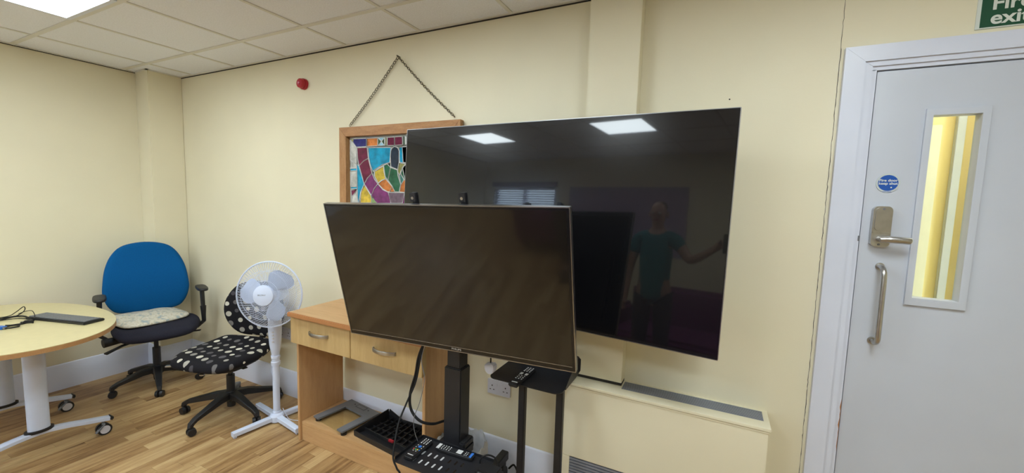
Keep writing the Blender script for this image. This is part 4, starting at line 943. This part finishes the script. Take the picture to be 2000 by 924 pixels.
PCS = [('white', [(30, 90), (108, 185), (108, 400), (30, 342)]), ('white', [(30, 350), (108, 408), (110, 448), (30, 452)]), ('deepblue', [(75, 75), (235, 68), (235, 175), (110, 181), (65, 120)]), ('olive', [(30, 84), (72, 76), (62, 122)]),
  ('orange', [(245, 70), (380, 62), (380, 165), (245, 172)]), ('dkgreen', [(385, 62), (430, 108), (385, 160)]), ('dkgreen', [(472, 60), (432, 108), (472, 158)]), ('ltblue', [(388, 58), (470, 55), (431, 104)]), ('ltblue', [(388, 164), (470, 160), (431, 112)]),
  ('olive', [(480, 58), (505, 57), (505, 160), (480, 162)]), ('maroon', [(510, 56), (595, 51), (598, 158), (510, 162)]), ('maroon', [(603, 50), (695, 44), (700, 152), (603, 158)]), ('dkgreen', [(708, 44), (735, 42), (738, 150), (708, 152)]), ('white', [(740, 42), (800, 38), (800, 146), (742, 150)]),
  ('sky', [(262, 188), (552, 184), (545, 300), (540, 378), (440, 408), (320, 488), (285, 400), (268, 310)]), ('sky', [(662, 182), (800, 178), (800, 410), (740, 396), (665, 375)]),
  ('navy', [(552, 230), (565, 195), (600, 172), (640, 188), (662, 230), (660, 380), (640, 470), (553, 434), (546, 300)]),
  ('maroon', [(118, 190), (248, 185), (262, 325), (200, 360), (145, 420), (125, 330)]), ('maroon', [(145, 422), (200, 362), (262, 327), (285, 420), (310, 518), (250, 580), (212, 655)]),
  ('purple', [(212, 657), (250, 582), (310, 520), (345, 600), (385, 655), (340, 712), (300, 800)]), ('purple', [(300, 802), (340, 714), (387, 657), (450, 730), (520, 765), (550, 905), (375, 905)]), ('mauve', [(522, 767), (730, 770), (700, 905), (552, 905)]),
  ('yellow', [(345, 495), (458, 425), (465, 500), (485, 590), (430, 610), (390, 645), (345, 560)]), ('olive', [(320, 490), (440, 410), (540, 380), (505, 395), (460, 417), (400, 448), (345, 494)]),
  ('orange', [(390, 655), (430, 615), (487, 592), (570, 690), (540, 757), (510, 757), (450, 720)]), ('orange', [(570, 692), (602, 757), (542, 757)]),
  ('green', [(460, 417), (505, 396), (548, 445), (515, 605), (480, 560)]), ('green', [(549, 446), (636, 475), (645, 545), (680, 665), (660, 757), (605, 757), (570, 688), (516, 605)]),
  ('olive', [(665, 385), (742, 402), (692, 470), (664, 545), (641, 500), (640, 475)]), ('green', [(742, 410), (800, 420), (800, 580), (722, 600), (682, 520), (700, 450)]), ('teal', [(665, 546), (681, 522), (721, 602), (681, 665)]), ('orange', [(681, 667), (722, 604), (800, 585), (800, 768), (665, 760)]),
  ('sky', [(112, 402), (143, 425), (210, 657), (165, 760), (140, 900), (124, 900), (115, 480)]), ('sky', [(30, 457), (110, 452), (113, 485), (32, 487)]), ('white', [(32, 492), (114, 490), (120, 685), (34, 687)]), ('sky', [(34, 692), (122, 690), (124, 718), (36, 720)]),
  ('maroon', [(40, 735), (113, 735), (50, 820)]), ('white', [(116, 740), (130, 900), (40, 900), (52, 822)]), ('yellow', [(212, 670), (300, 810), (300, 900), (160, 900), (167, 770)]), ('lime', [(302, 812), (372, 904), (302, 904)])]
bmL = B(); mcx = (px0 + px1) / 2; yg = PYF + .020; gy = yg - YB
def gpoly(c, pts):
    cxm = sum(p[0] for p in pts) / len(pts); czm = sum(p[1] for p in pts) / len(pts)
    bm = B(); prism(bm, [pl(cxm + (p[0] - cxm) * .985, czm + (p[1] - czm) * .985) for p in pts], mat_wall((0, gy + .004, 0)), .004); obj('glass_piece', bm, 'g_' + c, pic, smooth=False)
    P3 = [Vector((pl(*p)[0], gy - .0015, pl(*p)[1])) for p in pts]; tube(bmL, P3, .0028, 6, True)
for c, cr in PCS:
    pts = []
    for X_, Y_ in cr:
        p = WY(680 + X_ / 6.6, 260 + Y_ / 6.6, yg); pts.append((min(max(p.x, px0 + rw - .01), px1 - rw + .01), min(p.z, pz1 - rw + .01)))
    gpoly(c, pts)
    if max(p[0] for p in cr) < 555: gpoly(c, [(2 * mcx - x, z) for x, z in pts][::-1])
zl = WY(700, 397, yg).z - .004; xs = [px0 + rw + (px1 - px0 - 2 * rw) * k / 5 for k in range(6)]; zz = [pz0 + rw, pz0 + rw + (zl - pz0 - rw) * .33, pz0 + rw + (zl - pz0 - rw) * .66, zl]
for i in range(5):
    for j in range(3): gpoly(['maroon', 'sky', 'yellow', 'green', 'purple', 'orange'][(i * 2 + j * 3) % 6], [(xs[i], zz[j]), (xs[i + 1], zz[j]), (xs[i + 1], zz[j + 1]), (xs[i], zz[j + 1])])
obj('lead_came', bmL, 'lead', pic)
# chain over a nail
pa, pb, pt = WY(683, 246, 1.992), WY(888, 228, 1.992), WY(778, 111, 1.996)
bm = B()
def chain(p0, p1, sag):
    L = (p1 - p0).length; n = int(L / .0165); P = [p0.lerp(p1, i / n) + Vector((0, 0, -sag * math.sin(PI * i / n))) for i in range(n + 1)]
    for i in range(n):
        d_ = (P[i + 1] - P[i]).normalized(); c = (P[i] + P[i + 1]) / 2; s = Vector((0, 1, 0)).cross(d_).normalized(); w = s if i % 2 == 0 else (s * .45 + Vector((0, 1, 0)) * .6).normalized()
        tube(bm, [c + d_ * .0115 * math.cos(2 * PI * k / 12) + w * .0062 * math.sin(2 * PI * k / 12) for k in range(12)], .0019, 6, True)
chain(pa, pt, .010); chain(pt, pb, .010)
o = obj('hanging_chain', bm, 'chain', None); o.parent = pic; o.location = -Vector(pic.location)
bm = B(); cyl(bm, pt + Vector((0, .016, .002)), pt + Vector((0, -.014, .004)), .0035, n=8); o = obj('nail', bm, 'chain', None); o.parent = pic; o.location = -Vector(pic.location)
bm = B(); p = WY(903, 242, 1.985); tube(bm, [p + Vector((.008 * math.cos(a * PI / 6), 0, .012 * math.sin(a * PI / 6))) for a in range(12)], .002, 6, True); o = obj('hanging_ring', bm, 'chain', None); o.parent = pic; o.location = -Vector(pic.location)
# ------------------------------------------------------------------ what the screens mirror, behind the camera
t = thing('sofa', 'purple upholstered sofa behind the photographer, mirrored in both televisions', 'sofa', (-.50, -1.10, 0), 0)
bm = B(); box(bm, (-.86, -.36, .12), (.86, .40, .44), .04, seg=3); obj('seat', bm, 'purple', t)
bm = B(); box(bm, (-.86, -.52, .12), (.86, -.34, .86), .05, seg=3); obj('backrest', bm, 'purple', t)
for s in (-1, 1):
    bm = B(); box(bm, (min(s * .86, s * .98), -.48, .10), (max(s * .86, s * .98), .40, .62), .04, seg=3); obj('armrest', bm, 'purple', t)
    for y in (-.4, .3):
        bm = B(); cyl(bm, (s * .90, y, 0), (s * .90, y, .11), .02, .03, 12); obj('leg', bm, 'black', t)
bm = B(); box(bm, (-2.75, YF + .001, 1.15), (-1.0, YF + .022, 2.1), .003); tag(obj('notice_board', bm, 'lilac'), 'lilac fabric notice board on the wall behind the photographer', 'board')

def skinned(name, joints, edges, mat, parent, root=0, sub=2):
    me = bpy.data.meshes.new(name); me.from_pydata([j[:3] for j in joints], edges, []); me.materials.append(M[mat])
    o = bpy.data.objects.new(name, me); COL.objects.link(o); o.parent = parent
    sk = o.modifiers.new('skin', 'SKIN'); sk.use_smooth_shade = True
    for i, j in enumerate(joints):
        v = me.skin_vertices[0].data[i]; v.radius = (j[3], j[4] if len(j) > 4 else j[3]); v.use_root = i == root
    m = o.modifiers.new('sub', 'SUBSURF'); m.levels = sub; m.render_levels = sub
    return o
# the photographer, stood in front of the sofa and seen only in the large television
t = thing('person', 'person in teal T-shirt and dark trousers with one arm outstretched, mirrored in the television', 'person', (-.82, -.42, 0), 0)
J = [(0, 0, .96, .13, .10), (0, .005, 1.12, .125, .095), (0, 0, 1.30, .15, .10), (0, -.01, 1.43, .10, .075), (0, 0, 1.51, .050), (0, .012, 1.575, .060, .062), (0, .022, 1.64, .076, .088), (0, .01, 1.71, .066, .080), (0, .01, 1.745, .035),
     (.17, -.01, 1.41, .055), (.30, .03, 1.24, .042), (.42, .14, 1.30, .034), (.53, .24, 1.375, .024, .03), (.57, .265, 1.40, .024, .036),
     (-.17, -.01, 1.41, .055), (-.235, 0, 1.14, .042), (-.235, .07, .91, .032), (-.232, .10, .82, .022, .036),
     (.09, 0, .86, .085), (.10, .01, .50, .056), (.10, -.01, .12, .040), (.10, .02, .05, .038), (.10, .15, .035, .034, .03),
     (-.09, 0, .86, .085), (-.10, .01, .50, .056), (-.10, -.01, .12, .040), (-.10, .02, .05, .038), (-.10, .15, .035, .034, .03)]
E = [(0, 1), (1, 2), (2, 3), (3, 4), (4, 5), (5, 6), (6, 7), (7, 8), (3, 9), (9, 10), (10, 11), (11, 12), (12, 13), (3, 14), (14, 15), (15, 16), (16, 17), (0, 18), (18, 19), (19, 20), (20, 21), (21, 22), (0, 23), (23, 24), (24, 25), (25, 26), (26, 27)]
n0 = len(J)
for k in range(4):
    a = len(J); dz = .024 - .016 * k; L = (.062, .07, .066, .052)[k]
    J += [(.575, .262, 1.405 + dz, .0085), (.575 + L * .5, .275 + L * .3, 1.41 + dz, .008), (.575 + L * .55, .275 + L * .75, 1.405 + dz, .007)]; E += [(13, a), (a, a + 1), (a + 1, a + 2)]
a = len(J); J += [(.555, .285, 1.43, .010), (.575, .32, 1.44, .009)]; E += [(13, a), (a, a + 1)]
for k in range(4):
    a = len(J); dy = -.02 + .018 * k
    J += [(-.232, .105 + dy, .795, .0085), (-.228, .110 + dy, .765, .008), (-.218, .115 + dy, .742, .007)]; E += [(17, a), (a, a + 1), (a + 1, a + 2)]
a = len(J); J += [(-.212, .135, .83, .010), (-.20, .150, .80, .009)]; E += [(17, a), (a, a + 1)]
body = skinned('body', J, E, 'skin', t)
skinned('shirt', [(0, 0, .80, .150, .120), (0, .005, 1.10, .145, .115), (0, 0, 1.30, .166, .116), (0, -.01, 1.44, .105, .082), (.17, -.01, 1.41, .070), (.235, .01, 1.32, .064), (-.17, -.01, 1.41, .070), (-.205, 0, 1.26, .064)], [(0, 1), (1, 2), (2, 3), (3, 4), (4, 5), (3, 6), (6, 7)], 'teal', t)
skinned('trousers', [(0, 0, .97, .14, .11), (.09, 0, .86, .10), (.10, .01, .50, .072), (.10, -.01, .10, .060), (-.09, 0, .86, .10), (-.10, .01, .50, .072), (-.10, -.01, .10, .060)], [(0, 1), (1, 2), (2, 3), (0, 4), (4, 5), (5, 6)], 'jeans', t)
skinned('hair', [(0, -.03, 1.66, .075, .070), (0, -.012, 1.72, .072, .082), (0, -.002, 1.757, .045)], [(0, 1), (1, 2)], 'hair', t)
for s_ in (-1, 1):
    skinned('shoe', [(s_ * .10, -.03, .045, .044), (s_ * .10, .06, .045, .046, .04), (s_ * .10, .17, .036, .042, .033)], [(0, 1), (1, 2)], 'black', t)
    bm = B(); lathe(bm, [(0, -.011), (.008, -.008), (.011, 0), (.008, .008), (0, .011)], Matrix.Translation((s_ * .030, .088, 1.645)), 12); obj('eye', bm, 'signwhite', t)
    bm = B(); lathe(bm, [(0, -.028), (.012, -.02), (.014, .005), (.008, .024), (0, .028)], Matrix.Translation((s_ * .078, .005, 1.635)), 12); obj('ear', bm, 'skin', t)
bm = B(); prism(bm, [(-.014, -.02), (.014, -.02), (.006, .03), (-.006, .03)], Matrix(((1, 0, 0, 0), (0, 0, -1, .112), (0, 1, 0, 1.625), (0, 0, 0, 1))), .03); obj('nose', bm, 'skin', t)
bm = B(); box(bm, (-.022, .085, 1.578), (.022, .098, 1.586), .003); obj('mouth', bm, 'redlens', t)
bm = B(); box(bm, (-.005, -.038, -.075), (.005, .038, .075), .004); o = obj('phone', bm, 'black', None); o.matrix_world = Matrix.Translation((-.205, -.10, 1.415)) @ Matrix.Rotation(.46, 4, 'Z'); tag(o, 'dark phone held in the outstretched hand of the mirrored person', 'phone')
